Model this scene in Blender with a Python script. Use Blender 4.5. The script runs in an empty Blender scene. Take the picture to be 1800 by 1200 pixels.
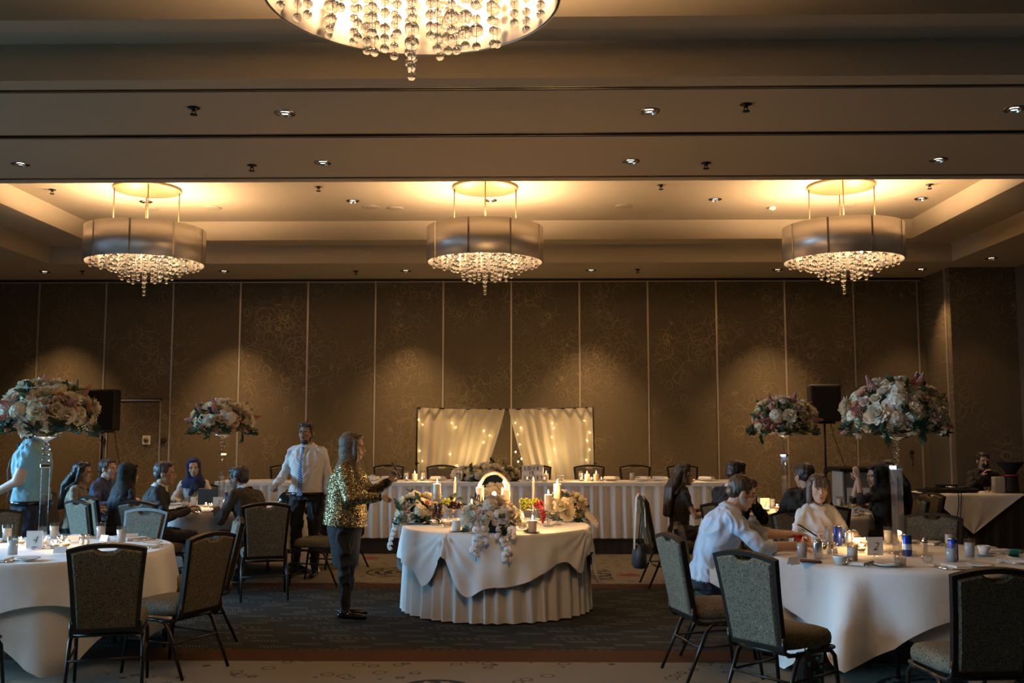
import bpy, math, random
import numpy as np
from mathutils import Vector, Matrix
from mathutils.bvhtree import BVHTree

S = bpy.context.scene
COL = S.collection
random.seed(7)
PI = math.pi
R = math.radians

# ------------------------------------------------------------------ camera
FPX, CAMH = 1750.0, 1.62
YAW, PIT = R(1.0), math.atan(160 / 1750.0)
cam_d = bpy.data.cameras.new('camera'); cam = bpy.data.objects.new('camera', cam_d); COL.objects.link(cam)
cam_d.sensor_width = 36.0; cam_d.lens = 36.0 * FPX / 1800.0
cam_d.clip_start = 0.05; cam_d.clip_end = 200
cam.location = (0, 0, CAMH); cam.rotation_euler = (PI / 2 + PIT, 0, YAW)
S.camera = cam

# ------------------------------------------------------------------ exposure, world
S.view_settings.view_transform = 'Standard'
S.view_settings.look = 'None'
S.view_settings.gamma = 1.0
S.view_settings.use_curve_mapping = False
S.view_settings.exposure = 0.05
S.cycles.use_denoising = True
S.cycles.max_bounces = 7
S.cycles.transmission_bounces = 6
S.cycles.glossy_bounces = 3
S.cycles.transparent_max_bounces = 10
S.cycles.use_adaptive_sampling = True
S.cycles.adaptive_threshold = .05
S.cycles.diffuse_bounces = 2
S.cycles.caustics_reflective = False
S.cycles.caustics_refractive = False
S.cycles.sample_clamp_indirect = 4.0
W = bpy.data.worlds.new('world'); S.world = W; W.use_nodes = True
bg = W.node_tree.nodes['Background']
bg.inputs[0].default_value = (0.40, 0.62, 1.0, 1); bg.inputs[1].default_value = 0.6

def add_light(name, kind, loc, energy, color, **kw):
    d = bpy.data.lights.new(name, kind); d.energy = energy; d.color = color
    o = bpy.data.objects.new(name, d); COL.objects.link(o); o.location = loc
    rot = kw.pop('rot', None)
    if rot: o.rotation_euler = rot
    for k, v in kw.items(): setattr(d, k, v)
    return o

WARM = (1.0, 0.62, 0.33)
# daylight through the three tall windows of the left wall
for wy in (3.0, 6.4, 9.8):
    add_light('window_daylight', 'AREA', (-9.15, wy, 1.75), 250, (0.33, 0.66, 1.0), rot=(0, -R(62), 0), spread=R(85),
              shape='RECTANGLE', size=2.4, size_y=2.6)

# ------------------------------------------------------------------ picture helpers: a pixel of the 1800x1200 frame to a point in the room
_f = Vector((-math.sin(YAW) * math.cos(PIT), math.cos(YAW) * math.cos(PIT), math.sin(PIT)))
_r = Vector((math.cos(YAW), math.sin(YAW), 0)); _u = _r.cross(_f)
def _ray(x, y): return _f + _r * ((x - 900) / FPX) - _u * ((y - 600) / FPX)
def at_y(x, y, Y):
    d = _ray(x, y); return Vector((0, 0, CAMH)) + d * (Y / d.y)
def at_z(x, y, Z):
    d = _ray(x, y); return Vector((0, 0, CAMH)) + d * ((Z - CAMH) / d.z)

# ------------------------------------------------------------------ materials
MATS = {}
class NT:
    def __init__(s, name):
        s.m = bpy.data.materials.new(name); s.m.use_nodes = True
        s.t = s.m.node_tree; s.n = s.t.nodes; s.l = s.t.links
        s.b = s.n['Principled BSDF']
    def node(s, kind, **kw):
        n = s.n.new(kind)
        for k, v in kw.items():
            setattr(n, k, v)
        return n
    def put(s, sock, v):
        if hasattr(v, 'is_output') or hasattr(v, 'links'): s.l.new(v, sock)
        elif isinstance(v, (tuple, list)) and sock.type == 'RGBA' and len(v) == 3: sock.default_value = (*v, 1)
        else: sock.default_value = v
    def m_(s, op, a, b=0.0, c=0.0, clamp=False):
        n = s.node('ShaderNodeMath', operation=op, use_clamp=clamp)
        for i, v in enumerate((a, b, c)): s.put(n.inputs[i], v)
        return n.outputs[0]
    def mix(s, f, a, b, blend='MIX'):
        n = s.node('ShaderNodeMix', data_type='RGBA', blend_type=blend)
        s.put(n.inputs['Factor'], f); s.put(n.inputs['A'] if False else n.inputs[6], a); s.put(n.inputs[7], b)
        return n.outputs[2]
    def coord(s, which='Object'):
        return s.node('ShaderNodeTexCoord').outputs[which]
    def geo(s): return s.node('ShaderNodeNewGeometry').outputs['Position']
    def mapping(s, v, scale=(1, 1, 1), loc=(0, 0, 0), rot=(0, 0, 0)):
        n = s.node('ShaderNodeMapping'); s.l.new(v, n.inputs[0])
        n.inputs['Scale'].default_value = scale; n.inputs['Location'].default_value = loc; n.inputs['Rotation'].default_value = rot
        return n.outputs[0]
    def noise(s, v, scale, detail=2.0, rough=.5, dist=0.0):
        n = s.node('ShaderNodeTexNoise'); s.l.new(v, n.inputs['Vector'])
        n.inputs['Scale'].default_value = scale; n.inputs['Detail'].default_value = detail
        n.inputs['Roughness'].default_value = rough; n.inputs['Distortion'].default_value = dist
        return n.outputs['Fac'], n.outputs['Color']
    def voro(s, v, scale, feature='F1', rand=1.0):
        n = s.node('ShaderNodeTexVoronoi', feature=feature); s.l.new(v, n.inputs['Vector'])
        n.inputs['Scale'].default_value = scale; n.inputs['Randomness'].default_value = rand
        return n
    def ramp(s, f, stops):
        n = s.node('ShaderNodeValToRGB'); s.l.new(f, n.inputs[0])
        e = n.color_ramp.elements
        while len(e) < len(stops): e.new(0.5)
        for i, (p, c) in enumerate(stops):
            e[i].position = p; e[i].color = (*c, 1) if len(c) == 3 else c
        return n.outputs[0]
    def bump(s, h, strength=.3, dist=.01):
        n = s.node('ShaderNodeBump'); s.l.new(h, n.inputs['Height'])
        n.inputs['Strength'].default_value = strength; n.inputs['Distance'].default_value = dist
        s.l.new(n.outputs[0], s.b.inputs['Normal'])
    def set(s, **kw):
        names = dict(color='Base Color', rough='Roughness', metal='Metallic', trans='Transmission Weight', ior='IOR', alpha='Alpha',
                     sheen='Sheen Weight', emit='Emission Color', estr='Emission Strength', sss='Subsurface Weight', spec='Specular IOR Level', coat='Coat Weight')
        for k, v in kw.items(): s.put(s.b.inputs[names[k]], v)
        return s

def plain(name, color, rough=.5, **kw):
    if name in MATS: return MATS[name]
    t = NT(name); t.set(color=color, rough=rough, **kw); MATS[name] = t.m; return t.m

def cloth(name, color, rough=.85, wr=.35, scale=9, weave=True, var=.12):
    if name in MATS: return MATS[name]
    t = NT(name); v = t.coord()
    f1, _ = t.noise(v, scale, 3, .55, .6)
    f2, _ = t.noise(v, 420, 2)
    t.set(color=t.mix(t.m_('MULTIPLY', f1, var * 2), color, tuple(c * .6 for c in color)), rough=rough, sheen=.15 * min(1, max(color) * 2))
    t.bump(t.m_('ADD', f1, t.m_('MULTIPLY', f2, .06)), wr, .03)
    MATS[name] = t.m; return t.m

def glass(name, color=(1, 1, 1), rough=0.0, ior=1.45):
    if name in MATS: return MATS[name]
    t = NT(name); t.set(color=color, rough=rough, trans=1.0, ior=ior); MATS[name] = t.m; return t.m

def glow(name, color, strength, base=None):
    if name in MATS: return MATS[name]
    t = NT(name); t.set(color=base or color, rough=.6, emit=color, estr=strength); MATS[name] = t.m; return t.m

def make_base_materials():
    # ceiling paint
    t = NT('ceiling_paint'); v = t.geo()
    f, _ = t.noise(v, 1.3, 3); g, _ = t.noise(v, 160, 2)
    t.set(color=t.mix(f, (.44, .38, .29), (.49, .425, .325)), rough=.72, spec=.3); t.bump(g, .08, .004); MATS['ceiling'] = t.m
    plain('slot_dark', (.02, .02, .02), .5)
    plain('rail_metal', (.35, .34, .32), .25, metal=1.0)
    # wall covering with scribbled gold rings
    t = NT('scribble_wallcovering'); v = t.geo(); lines = None
    _, wc = t.noise(v, 2.2, 2); wm = t.node('ShaderNodeVectorMath', operation='MULTIPLY_ADD'); t.l.new(wc, wm.inputs[0]); wm.inputs[1].default_value = (.22, 0, .22); t.l.new(v, wm.inputs[2]); v0 = v; v = wm.outputs[0]
    for i, (sc, r0) in enumerate(((2.1, .42), (2.6, .36), (1.9, .5), (3.1, .33), (2.4, .28), (1.7, .40), (2.8, .46), (2.25, .55))):
        mv = t.mapping(v, (1, 0, 1), (3.1 * i + .37, 0, 1.7 * i))
        vn = t.voro(mv, sc)
        wob, _ = t.noise(mv, 1.7, 1)
        d = t.m_('ABSOLUTE', t.m_('SUBTRACT', vn.outputs['Distance'], t.m_('ADD', r0 - .1, t.m_('MULTIPLY', wob, .2))))
        ln = t.m_('LESS_THAN', d, .0026 * sc)
        d2 = t.m_('ABSOLUTE', t.m_('SUBTRACT', vn.outputs['Distance'], t.m_('ADD', r0 * .55 - .05, t.m_('MULTIPLY', wob, .12))))
        ln = t.m_('MAXIMUM', ln, t.m_('LESS_THAN', d2, .0022 * sc))
        lines = ln if lines is None else t.m_('MAXIMUM', lines, ln)
    dens, _ = t.noise(t.mapping(v, (1, 0, 1)), .85, 2)
    dens = t.ramp(dens, [(.42, (0.10, 0.10, 0.10)), (.66, (1, 1, 1))])
    lines = t.m_('MULTIPLY', lines, dens)
    gr, _ = t.noise(v, 240, 2)
    lo, _ = t.noise(v, .6, 2)
    base = t.mix(gr, (.078, .062, .038), (.118, .094, .060))
    t.set(color=t.mix(lines, base, (.31, .245, .145)), rough=t.m_('SUBTRACT', .62, t.m_('MULTIPLY', lines, .25)), metal=t.m_('MULTIPLY', lines, .55))
    t.bump(gr, .12, .004); MATS['wallcover'] = t.m
    t = NT('plain_wall'); v = t.geo(); g, _ = t.noise(v, 180, 2)
    t.set(color=t.mix(g, (.10, .085, .062), (.13, .11, .08)), rough=.7); t.bump(g, .1, .004); MATS['plainwall'] = t.m
    plain('trim_metal', (.62, .56, .48), .38, metal=.75)
    # carpet: banded by distance from the stage
    t = NT('banded_carpet'); p = t.geo()
    sx = t.node('ShaderNodeSeparateXYZ'); t.l.new(p, sx.inputs[0]); X, Y = sx.outputs[0], sx.outputs[1]
    flat = t.mapping(p, (1, 1, 0))
    pile, _ = t.noise(p, 300, 2)
    # dark band with rows of slanted dashes
    row = t.m_('FLOOR', t.m_('DIVIDE', Y, .105)); rf = t.m_('FRACT', t.m_('DIVIDE', Y, .105))
    rnd = t.m_('FRACT', t.m_('MULTIPLY', t.m_('SINE', t.m_('MULTIPLY', row, 12.9898)), 43758.5))
    big = t.m_('LESS_THAN', t.m_('FRACT', t.m_('DIVIDE', row, 4.0)), .2)
    u = t.m_('ADD', X, t.m_('MULTIPLY', rf, .05))
    grp = t.m_('FRACT', t.m_('ADD', t.m_('DIVIDE', u, t.m_('ADD', .62, t.m_('MULTIPLY', big, .33))), rnd))
    inside = t.m_('LESS_THAN', grp, t.m_('ADD', .36, t.m_('MULTIPLY', big, .22)))
    dash = t.m_('LESS_THAN', t.m_('FRACT', t.m_('DIVIDE', u, t.m_('ADD', .026, t.m_('MULTIPLY', big, .042)))), .45)
    lane = t.m_('LESS_THAN', t.m_('ABSOLUTE', t.m_('SUBTRACT', rf, .5)), .33)
    dsh = t.m_('MULTIPLY', t.m_('MULTIPLY', inside, dash), lane)
    fine = t.m_('MULTIPLY', t.m_('LESS_THAN', t.m_('FRACT', t.m_('DIVIDE', t.m_('ADD', X, t.m_('MULTIPLY', Y, .4)), .02)), .4), .35)
    dark = t.mix(fine, (.026, .030, .029), (.042, .047, .043))
    dark = t.mix(t.m_('MULTIPLY', dsh, t.m_('SUBTRACT', .9, t.m_('MULTIPLY', big, .35))), dark, (.13, .135, .12))
    # pale band with medallions, pebbles and red bursts
    v1 = t.voro(flat, .95, rand=.75); dd = v1.outputs['Distance']
    wv, _ = t.noise(flat, 14, 3)
    rings = t.m_('GREATER_THAN', t.m_('ADD', t.m_('SINE', t.m_('MULTIPLY', t.m_('ADD', dd, t.m_('MULTIPLY', wv, .14)), 58)), t.m_('MULTIPLY', wv, 1.1)), .55)
    med = t.m_('LESS_THAN', dd, .40)
    sepc = t.node('ShaderNodeSeparateColor'); t.l.new(v1.outputs['Color'], sepc.inputs[0])
    isred = t.m_('LESS_THAN', sepc.outputs[0], .27)
    v2 = t.voro(flat, 6.0, 'F1', .9)
    peb = t.m_('LESS_THAN', t.m_('ABSOLUTE', t.m_('SUBTRACT', v2.outputs['Distance'], .26)), .035)
    peb = t.m_('MULTIPLY', peb, t.m_('SUBTRACT', 1, med))
    pale = t.mix(pile, (.21, .185, .14), (.27, .24, .185))
    pale = t.mix(t.m_('MULTIPLY', peb, .75), pale, (.03, .03, .028))
    pale = t.mix(t.m_('MULTIPLY', t.m_('MULTIPLY', med, rings), t.m_('SUBTRACT', 1, isred)), pale, (.028, .032, .033))
    burst, _ = t.noise(t.mapping(v1.outputs['Position'], (1, 1, 1)), 1, 1)
    redf = t.m_('MULTIPLY', isred, t.m_('GREATER_THAN', t.m_('SUBTRACT', .40, dd), t.m_('MULTIPLY', wv, .55)))
    pale = t.mix(t.m_('MULTIPLY', redf, .8), pale, (.20, .030, .025))
    brown = t.mix(pile, (.075, .032, .014), (.10, .042, .018))
    inb = t.m_('MULTIPLY', t.m_('GREATER_THAN', Y, 7.24), t.m_('LESS_THAN', Y, 10.92))
    inn = t.m_('MULTIPLY', t.m_('GREATER_THAN', Y, 7.62), t.m_('LESS_THAN', Y, 10.62))
    c = t.mix(inb, pale, brown); c = t.mix(inn, c, dark)
    t.set(color=t.mix(t.m_('MULTIPLY', pile, .5), c, (.0, .0, .0)), rough=.95, spec=.15); t.bump(pile, .5, .008); MATS['carpet'] = t.m
    # chair upholstery
    t = NT('speckled_upholstery'); v = t.coord()
    vo = t.voro(v, 62, 'F1', .75); dots = t.m_('LESS_THAN', vo.outputs['Distance'], .30)
    sp, _ = t.noise(v, 260, 3); vo2 = t.voro(t.mapping(v, (1, 1, .45), (.2, .3, .1)), 48)
    leafm = t.m_('LESS_THAN', vo2.outputs['Distance'], .22)
    base = t.mix(sp, (.046, .035, .018), (.175, .140, .082))
    base = t.mix(t.m_('MULTIPLY', leafm, .7), base, (.21, .17, .105))
    t.set(color=t.mix(t.m_('MULTIPLY', dots, .95), base, (.014, .013, .012)), rough=.8); t.bump(sp, .2, .003); MATS['upholstery'] = t.m
    t = NT('bronze_frame'); v = t.coord(); f, _ = t.noise(v, 35, 2)
    t.set(color=t.mix(f, (.018, .014, .011), (.030, .023, .018)), rough=.33, metal=.5); MATS['frame'] = t.m
    # linens
    cloth('white_linen', (.78, .75, .70), .8, .30, 5)
    cloth('white_linen_fine', (.80, .78, .75), .75, .22, 7)
    cloth('skirt_linen', (.70, .67, .63), .8, .18, 12)
    cloth('black_cloth', (.018, .017, .016), .85, .3, 6)
    cloth('stage_black', (.014, .012, .010), .7, .2, 6)
    # glass, wax
    glass('bead_crystal'); glass('crystal'); glass('clear_glass', (.97, .99, 1.0)); MATS['clear_glass'].node_tree.nodes['Principled BSDF'].inputs['Alpha'].default_value = .20; MATS['crystal'].node_tree.nodes['Principled BSDF'].inputs['Alpha'].default_value = .40; plain('frosted', (.80, .83, .85), .22, trans=.7, ior=1.3)
    t = NT('wax'); t.set(color=(.94, .72, .52), rough=.5, sss=.6); t.b.inputs['Subsurface Radius'].default_value = (.03, .015, .008)
    MATS['wax'] = t.m
    t = NT('white_wax'); t.set(color=(.85, .83, .80), rough=.5, sss=.25); t.b.inputs['Subsurface Radius'].default_value = (.03, .02, .012); MATS['white_wax'] = t.m
    glow('flame', (1.0, .62, .26), 22)
    plain('silver', (.75, .72, .68), .18, metal=1.0)
    plain('china', (.78, .77, .74), .25)
    plain('napkin', (.78, .76, .73), .8)
    plain('card_white', (.80, .78, .74), .7)
    plain('ink', (.02, .018, .016), .6)
    t = NT('brushed_steel'); v = t.coord(); f, _ = t.noise(t.mapping(v, (60, 60, .4)), 3, 2)
    t.set(color=(.80, .73, .65), metal=.78, rough=t.m_('ADD', .28, t.m_('MULTIPLY', f, .18))); t.bump(f, .03, .003); MATS['steel'] = t.m
    plain('liner', (.78, .70, .60), .35)
    plain('brass_canopy', (.26, .20, .10), .5, metal=.6)
    plain('black_plastic', (.007, .007, .007), .65, spec=.3)
    plain('black_metal', (.02, .02, .02), .35, metal=.6)
make_base_materials()

# ------------------------------------------------------------------ mesh builder
class MB:
    def __init__(s): s.v = []; s.f = []; s.mi = []
    def add(s, vs, fs, mi=0, M=None):
        o = len(s.v)
        if M is not None: vs = [M @ Vector(p) for p in vs]
        s.v.extend([tuple(p) for p in vs]); s.f.extend([tuple(i + o for i in f) for f in fs]); s.mi.extend([mi] * len(fs))
        return s
    def box(s, x0, y0, z0, x1, y1, z1, mi=0, M=None):
        vs = [(x0, y0, z0), (x1, y0, z0), (x1, y1, z0), (x0, y1, z0), (x0, y0, z1), (x1, y0, z1), (x1, y1, z1), (x0, y1, z1)]
        return s.add(vs, [(0, 3, 2, 1), (4, 5, 6, 7), (0, 1, 5, 4), (1, 2, 6, 5), (2, 3, 7, 6), (3, 0, 4, 7)], mi, M)
    def rbox(s, x0, y0, z0, x1, y1, z1, b=.01, mi=0, M=None):
        # box with chamfered edges
        vs, fs = [], []
        xs, ys, zs = (x0, x1), (y0, y1), (z0, z1)
        idx = {}
        for i in (0, 1):
            for j in (0, 1):
                for k in (0, 1):
                    sx, sy, sz = (b, -b)[i], (b, -b)[j], (b, -b)[k]
                    for a in range(3):
                        p = [xs[i] + sx, ys[j] + sy, zs[k] + sz]
                        p[a] = (xs[i], ys[j], zs[k])[a]
                        idx[(i, j, k, a)] = len(vs); vs.append(p)
        q = lambda i, j, k, a: idx[(i, j, k, a)]
        for e in (0, 1):
            fs.append((q(e, 0, 0, 0), q(e, 1, 0, 0), q(e, 1, 1, 0), q(e, 0, 1, 0)))
            fs.append((q(0, e, 0, 1), q(1, e, 0, 1), q(1, e, 1, 1), q(0, e, 1, 1)))
            fs.append((q(0, 0, e, 2), q(1, 0, e, 2), q(1, 1, e, 2), q(0, 1, e, 2)))
        for i in (0, 1):
            for j in (0, 1):
                fs.append((q(i, j, 0, 0), q(i, j, 1, 0), q(i, j, 1, 1), q(i, j, 0, 1)))
                fs.append((q(i, 0, j, 0), q(i, 1, j, 0), q(i, 1, j, 2), q(i, 0, j, 2)))
                fs.append((q(0, i, j, 1), q(1, i, j, 1), q(1, i, j, 2), q(0, i, j, 2)))
                for k in (0, 1): fs.append((q(i, j, k, 0), q(i, j, k, 1), q(i, j, k, 2)))
        return s.add(vs, fs, mi, M)
    def tube(s, pts, r, n=8, mi=0, cap=True, M=None, flat=1.0):
        pts = [Vector(p) for p in pts]; rr = r if isinstance(r, (list, tuple)) else [r] * len(pts)
        vs, fs = [], []; up = None
        for i, p in enumerate(pts):
            d = (pts[min(i + 1, len(pts) - 1)] - pts[max(i - 1, 0)])
            d = d.normalized() if d.length > 1e-9 else Vector((0, 0, 1))
            if up is None: up = Vector((0, 0, 1)) if abs(d.z) < .9 else Vector((1, 0, 0))
            a = up - d * up.dot(d)
            a = a.normalized() if a.length > 1e-6 else d.orthogonal().normalized()
            b = d.cross(a); up = a
            for k in range(n):
                t = 2 * PI * k / n
                vs.append(p + a * (math.cos(t) * rr[i]) + b * (math.sin(t) * rr[i] * flat))
        for i in range(len(pts) - 1):
            for k in range(n):
                fs.append((i * n + k, i * n + (k + 1) % n, (i + 1) * n + (k + 1) % n, (i + 1) * n + k))
        if cap:
            fs.append(tuple(range(n - 1, -1, -1))); fs.append(tuple((len(pts) - 1) * n + k for k in range(n)))
        return s.add(vs, fs, mi, M)
    def lathe(s, prof, n=24, mi=0, M=None, a0=0, a1=2 * PI):
        full = abs(a1 - a0 - 2 * PI) < 1e-6; m = n if full else n + 1
        vs, fs = [], []
        for r_, z in prof:
            for k in range(m):
                t = a0 + (a1 - a0) * k / n; vs.append((r_ * math.cos(t), r_ * math.sin(t), z))
        for i in range(len(prof) - 1):
            for k in range(n):
                k2 = (k + 1) % m
                fs.append((i * m + k, i * m + k2, (i + 1) * m + k2, (i + 1) * m + k))
        if full and prof[0][0] > 1e-6: fs.append(tuple(range(m - 1, -1, -1)))
        if full and prof[-1][0] > 1e-6: fs.append(tuple((len(prof) - 1) * m + k for k in range(m)))
        return s.add(vs, fs, mi, M)
    def shell(s, prof, n=24, mi=0, M=None):
        # a lathe of a closed wall profile (no caps)
        vs, fs = [], []
        for r_, z in prof:
            for k in range(n):
                t = 2 * PI * k / n; vs.append((r_ * math.cos(t), r_ * math.sin(t), z))
        L = len(prof)
        for i in range(L - 1):
            for k in range(n):
                fs.append((i * n + k, i * n + (k + 1) % n, (i + 1) * n + (k + 1) % n, (i + 1) * n + k))
        return s.add(vs, fs, mi, M)
    def ell(s, c, r, n=12, m=8, mi=0, M=None, rot=None):
        vs, fs = [], []; c = Vector(c)
        for i in range(m + 1):
            a = PI * i / m
            for k in range(n):
                t = 2 * PI * k / n
                p = Vector((r[0] * math.sin(a) * math.cos(t), r[1] * math.sin(a) * math.sin(t), -r[2] * math.cos(a)))
                if rot is not None: p = rot @ p
                vs.append(c + p)
        for i in range(m):
            for k in range(n):
                k2 = (k + 1) % n
                if i == 0: fs.append((k, n + k2, n + k)) if True else None
                elif i == m - 1: fs.append((i * n + k, i * n + k2, (i + 1) * n))
                else: fs.append((i * n + k, i * n + k2, (i + 1) * n + k2, (i + 1) * n + k))
        return s.add(vs, fs, mi, M)
    def grid(s, rows, mi=0, close_u=False, M=None):
        nu = len(rows[0]); vs = [p for r_ in rows for p in r_]; fs = []
        for i in range(len(rows) - 1):
            for k in range(nu if close_u else nu - 1):
                k2 = (k + 1) % nu
                fs.append((i * nu + k, i * nu + k2, (i + 1) * nu + k2, (i + 1) * nu + k))
        return s.add(vs, fs, mi, M)
    def prism(s, poly, y0, y1, mi=0, M=None):
        # polygon in the x,z plane pushed along y
        n = len(poly); vs = [(x, y0, z) for x, z in poly] + [(x, y1, z) for x, z in poly]
        fs = [tuple(range(n)), tuple(range(2 * n - 1, n - 1, -1))] + [(k, n + k, n + (k + 1) % n, (k + 1) % n) for k in range(n)]
        return s.add(vs, fs, mi, M)
    def mesh(s, name, mats, smooth=True):
        me = bpy.data.meshes.new(name); me.from_pydata(s.v, [], s.f)
        for m in (mats if isinstance(mats, (list, tuple)) else [mats]):
            me.materials.append(MATS[m] if isinstance(m, str) else m)
        if any(s.mi): me.polygons.foreach_set('material_index', s.mi)
        me.validate()
        if smooth is True: me.polygons.foreach_set('use_smooth', [True] * len(me.polygons))
        me.update(); return me
    def build(s, name, mats, parent=None, smooth=True, loc=None, rot=None):
        return link(name, s.mesh(name, mats, smooth), parent, loc, rot)

def link(name, me, parent=None, loc=None, rot=None, scale=None):
    o = bpy.data.objects.new(name, me); COL.objects.link(o); o.parent = parent
    if loc is not None: o.location = loc
    if rot is not None: o.rotation_euler = rot
    if scale is not None: o.scale = (scale,) * 3 if isinstance(scale, (int, float)) else scale
    return o
def smooth_by_angle(o, deg=35):
    me = o.data; me.polygons.foreach_set('use_smooth', [True] * len(me.polygons))
    try: me.set_sharp_from_angle(angle=R(deg))
    except Exception: pass
    return o
def tag(o, label=None, cat=None, group=None, kind=None):
    if label: o['label'] = label
    if cat: o['category'] = cat
    if group: o['group'] = group
    if kind: o['kind'] = kind
    return o
def thing(name, label, cat, loc=(0, 0, 0), rz=0.0, group=None, scale=None):
    o = bpy.data.objects.new(name, None); COL.objects.link(o); o.location = loc; o.rotation_euler = (0, 0, rz)
    o.empty_display_size = .1
    if scale: o.scale = (scale,) * 3
    return tag(o, label, cat, group)
def struct(o): o['kind'] = 'structure'; return o
def dup(root, loc, rz=0.0, label=None, group=None, cat=None):
    r_ = root.copy(); COL.objects.link(r_); r_.location = loc; r_.rotation_euler = (0, 0, rz)
    if label: r_['label'] = label
    if group: r_['group'] = group
    for ch in root.children:
        c = ch.copy(); COL.objects.link(c); c.parent = r_
        for g in ch.children:
            d = g.copy(); COL.objects.link(d); d.parent = c
    return r_
ORD = ['leftmost', 'second from left', 'third from left', 'fourth from left', 'fifth from left', 'sixth from left', 'seventh from left', 'eighth from left']

# ================================================================== the room
CZ, LEDGE, TOP = 4.23, 4.51, 4.80
XL, XR, YB, YR = -9.3, 7.7, 16.8, -3.0
TXL, TXR = -7.45, 6.48
def make_room():
    m = MB(); m.box(XL - .2, YR - .2, -.1, XR + .2, YB + .2, 0); struct(m.build('floor', 'carpet', smooth=False))
    # ceiling: soffit strips around two stepped trays
    m = MB()
    def strip(x0, y0, x1, y1, z=CZ, t=.06): m.box(x0, y0, z, x1, y1, z + t)
    trays = [(2.2, 7.15), (10.19, 15.2)]
    strip(XL, YR, XR, 2.2)
    for a, b in ((7.15, 7.345), (7.425, 8.50), (8.63, 9.985), (10.06, 10.19)): strip(XL, a, XR, b)
    strip(XL, 15.2, XR, YB)
    for a, b in trays:
        strip(XL, a, TXL, b); strip(TXR, a, XR, b)
        ix0, ix1, iy0, iy1 = TXL + .76, TXR - .76, a + .43, b - .43
        m.box(TXL - .06, a - .06, CZ + .06, TXL, b + .06, LEDGE); m.box(TXR, a - .06, CZ + .06, TXR + .06, b + .06, LEDGE)
        m.box(TXL, a - .06, CZ + .06, TXR, a, LEDGE); m.box(TXL, b, CZ + .06, TXR, b + .06, LEDGE)
        for (x0, y0, x1, y1) in ((TXL - .06, a - .06, TXR + .06, iy0), (TXL - .06, iy1, TXR + .06, b + .06), (TXL - .06, iy0, ix0, iy1), (ix1, iy0, TXR + .06, iy1)):
            m.box(x0, y0, LEDGE, x1, y1, LEDGE + .06)
        m.box(ix0 - .06, iy0 - .06, LEDGE + .06, ix0, iy1 + .06, TOP); m.box(ix1, iy0 - .06, LEDGE + .06, ix1 + .06, iy1 + .06, TOP)
        m.box(ix0, iy0 - .06, LEDGE + .06, ix1, iy0, TOP); m.box(ix0, iy1, LEDGE + .06, ix1, iy1 + .06, TOP)
        m.box(ix0 - .06, iy0 - .06, TOP, ix1 + .06, iy1 + .06, TOP + .08)
    m.box(XL - .2, YR - .2, TOP + .25, XR + .2, YB + .2, TOP + .33)
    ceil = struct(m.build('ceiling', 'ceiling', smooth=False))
    # partition tracks let into the soffit
    for i, (a, b, rails) in enumerate(((7.345, 7.425, (.018, .058)), (8.50, 8.63, (.03, .10)), (9.985, 10.06, (.02, .055)))):
        t = MB(); t.box(XL, a - .01, CZ + .045, XR, b + .01, CZ + .06); struct(tr := t.build('trim_%d' % (i + 1), 'slot_dark', smooth=False))
        for q in rails:
            rb = MB(); rb.box(XL, a + q - .009, CZ + .004, XR, a + q + .009, CZ + .04); rb.build('track_rail', 'rail_metal', tr, smooth=False)
    # back wall of folding panels
    m = MB(); m.box(XL - .2, YB + .03, 0, XR + .2, YB + .2, TOP + .25); wb = struct(m.build('wall_back', 'plainwall', smooth=False))
    sp = 1.155; x0 = -8.39
    xs = [x0 + sp * k for k in range(-1, 14)]
    for k in range(len(xs) - 1):
        a, b = max(xs[k], XL), xs[k + 1]
        if b > 6.6: b = 6.54
        if b - a < .1: continue
        p = MB()
        if abs(xs[k] - (x0 + sp)) < .01:      # this panel holds the pass door
            p.rbox(a + .014, YB - .02, 2.19, b - .014, YB + .03, CZ - .05, .006)
            p.rbox(a + .014, YB - .02, .02, a + .075, YB + .03, 2.19, .004); p.rbox(b - .15, YB - .02, .02, b - .014, YB + .03, 2.19, .004)
        else:
            p.rbox(a + .014, YB - .02, .02, b - .014, YB + .03, CZ - .05, .006)
        p.build('wall_panel', 'wallcover', wb, smooth=False)
        e = MB(); e.box(b - .014, YB - .032, 0, b + .014, YB + .03, CZ - .04); e.build('panel_edge', 'trim_metal', wb, smooth=False)
    e = MB(); e.box(XL, YB - .03, CZ - .045, 6.6, YB + .03, CZ - .004); e.build('head_track', 'slot_dark', wb, smooth=False)
    e = MB(); e.box(XL, YB - .028, CZ - .062, 6.6, YB + .01, CZ - .045); e.build('head_rail', 'trim_metal', wb, smooth=False)
    # pass door
    dx0, dx1 = x0 + sp + .075, x0 + 2 * sp - .15
    m = MB(); m.rbox(dx0 + .03, YB - .018, .02, dx1 - .03, YB + .028, 2.135, .006); d = struct(m.build('door_1', 'wallcover', smooth=False))
    e = MB(); e.box(dx0, YB - .03, 0, dx0 + .026, YB + .02, 2.18); e.box(dx1 - .026, YB - .03, 0, dx1, YB + .02, 2.18); e.box(dx0, YB - .03, 2.15, dx1, YB + .02, 2.18)
    e.build('door_frame', 'trim_metal', d, smooth=False)
    e = MB(); e.box(dx1 - .30, YB - .035, 1.42, dx1 - .17, YB - .018, 1.57); e.build('handle_plate', 'card_white', d, smooth=False)
    e = MB(); e.tube([(dx1 - .235, YB - .034, 1.495), (dx1 - .235, YB - .045, 1.495)], .045, 16); e.build('handle_cup', plain('cup_grey', (.12, .12, .12), .4), d)
    for hx in (dx1 + .065, dx0 - .035):
        e = MB(); e.shell([(.022, 0), (.045, 0), (.045, .012), (.022, .012), (.022, 0)], 20, M=Matrix.Translation((hx, YB - .035, 1.49)) @ Matrix.Rotation(PI / 2, 4, 'X')); e.build('lock_rose', 'black_plastic', d)
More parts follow.
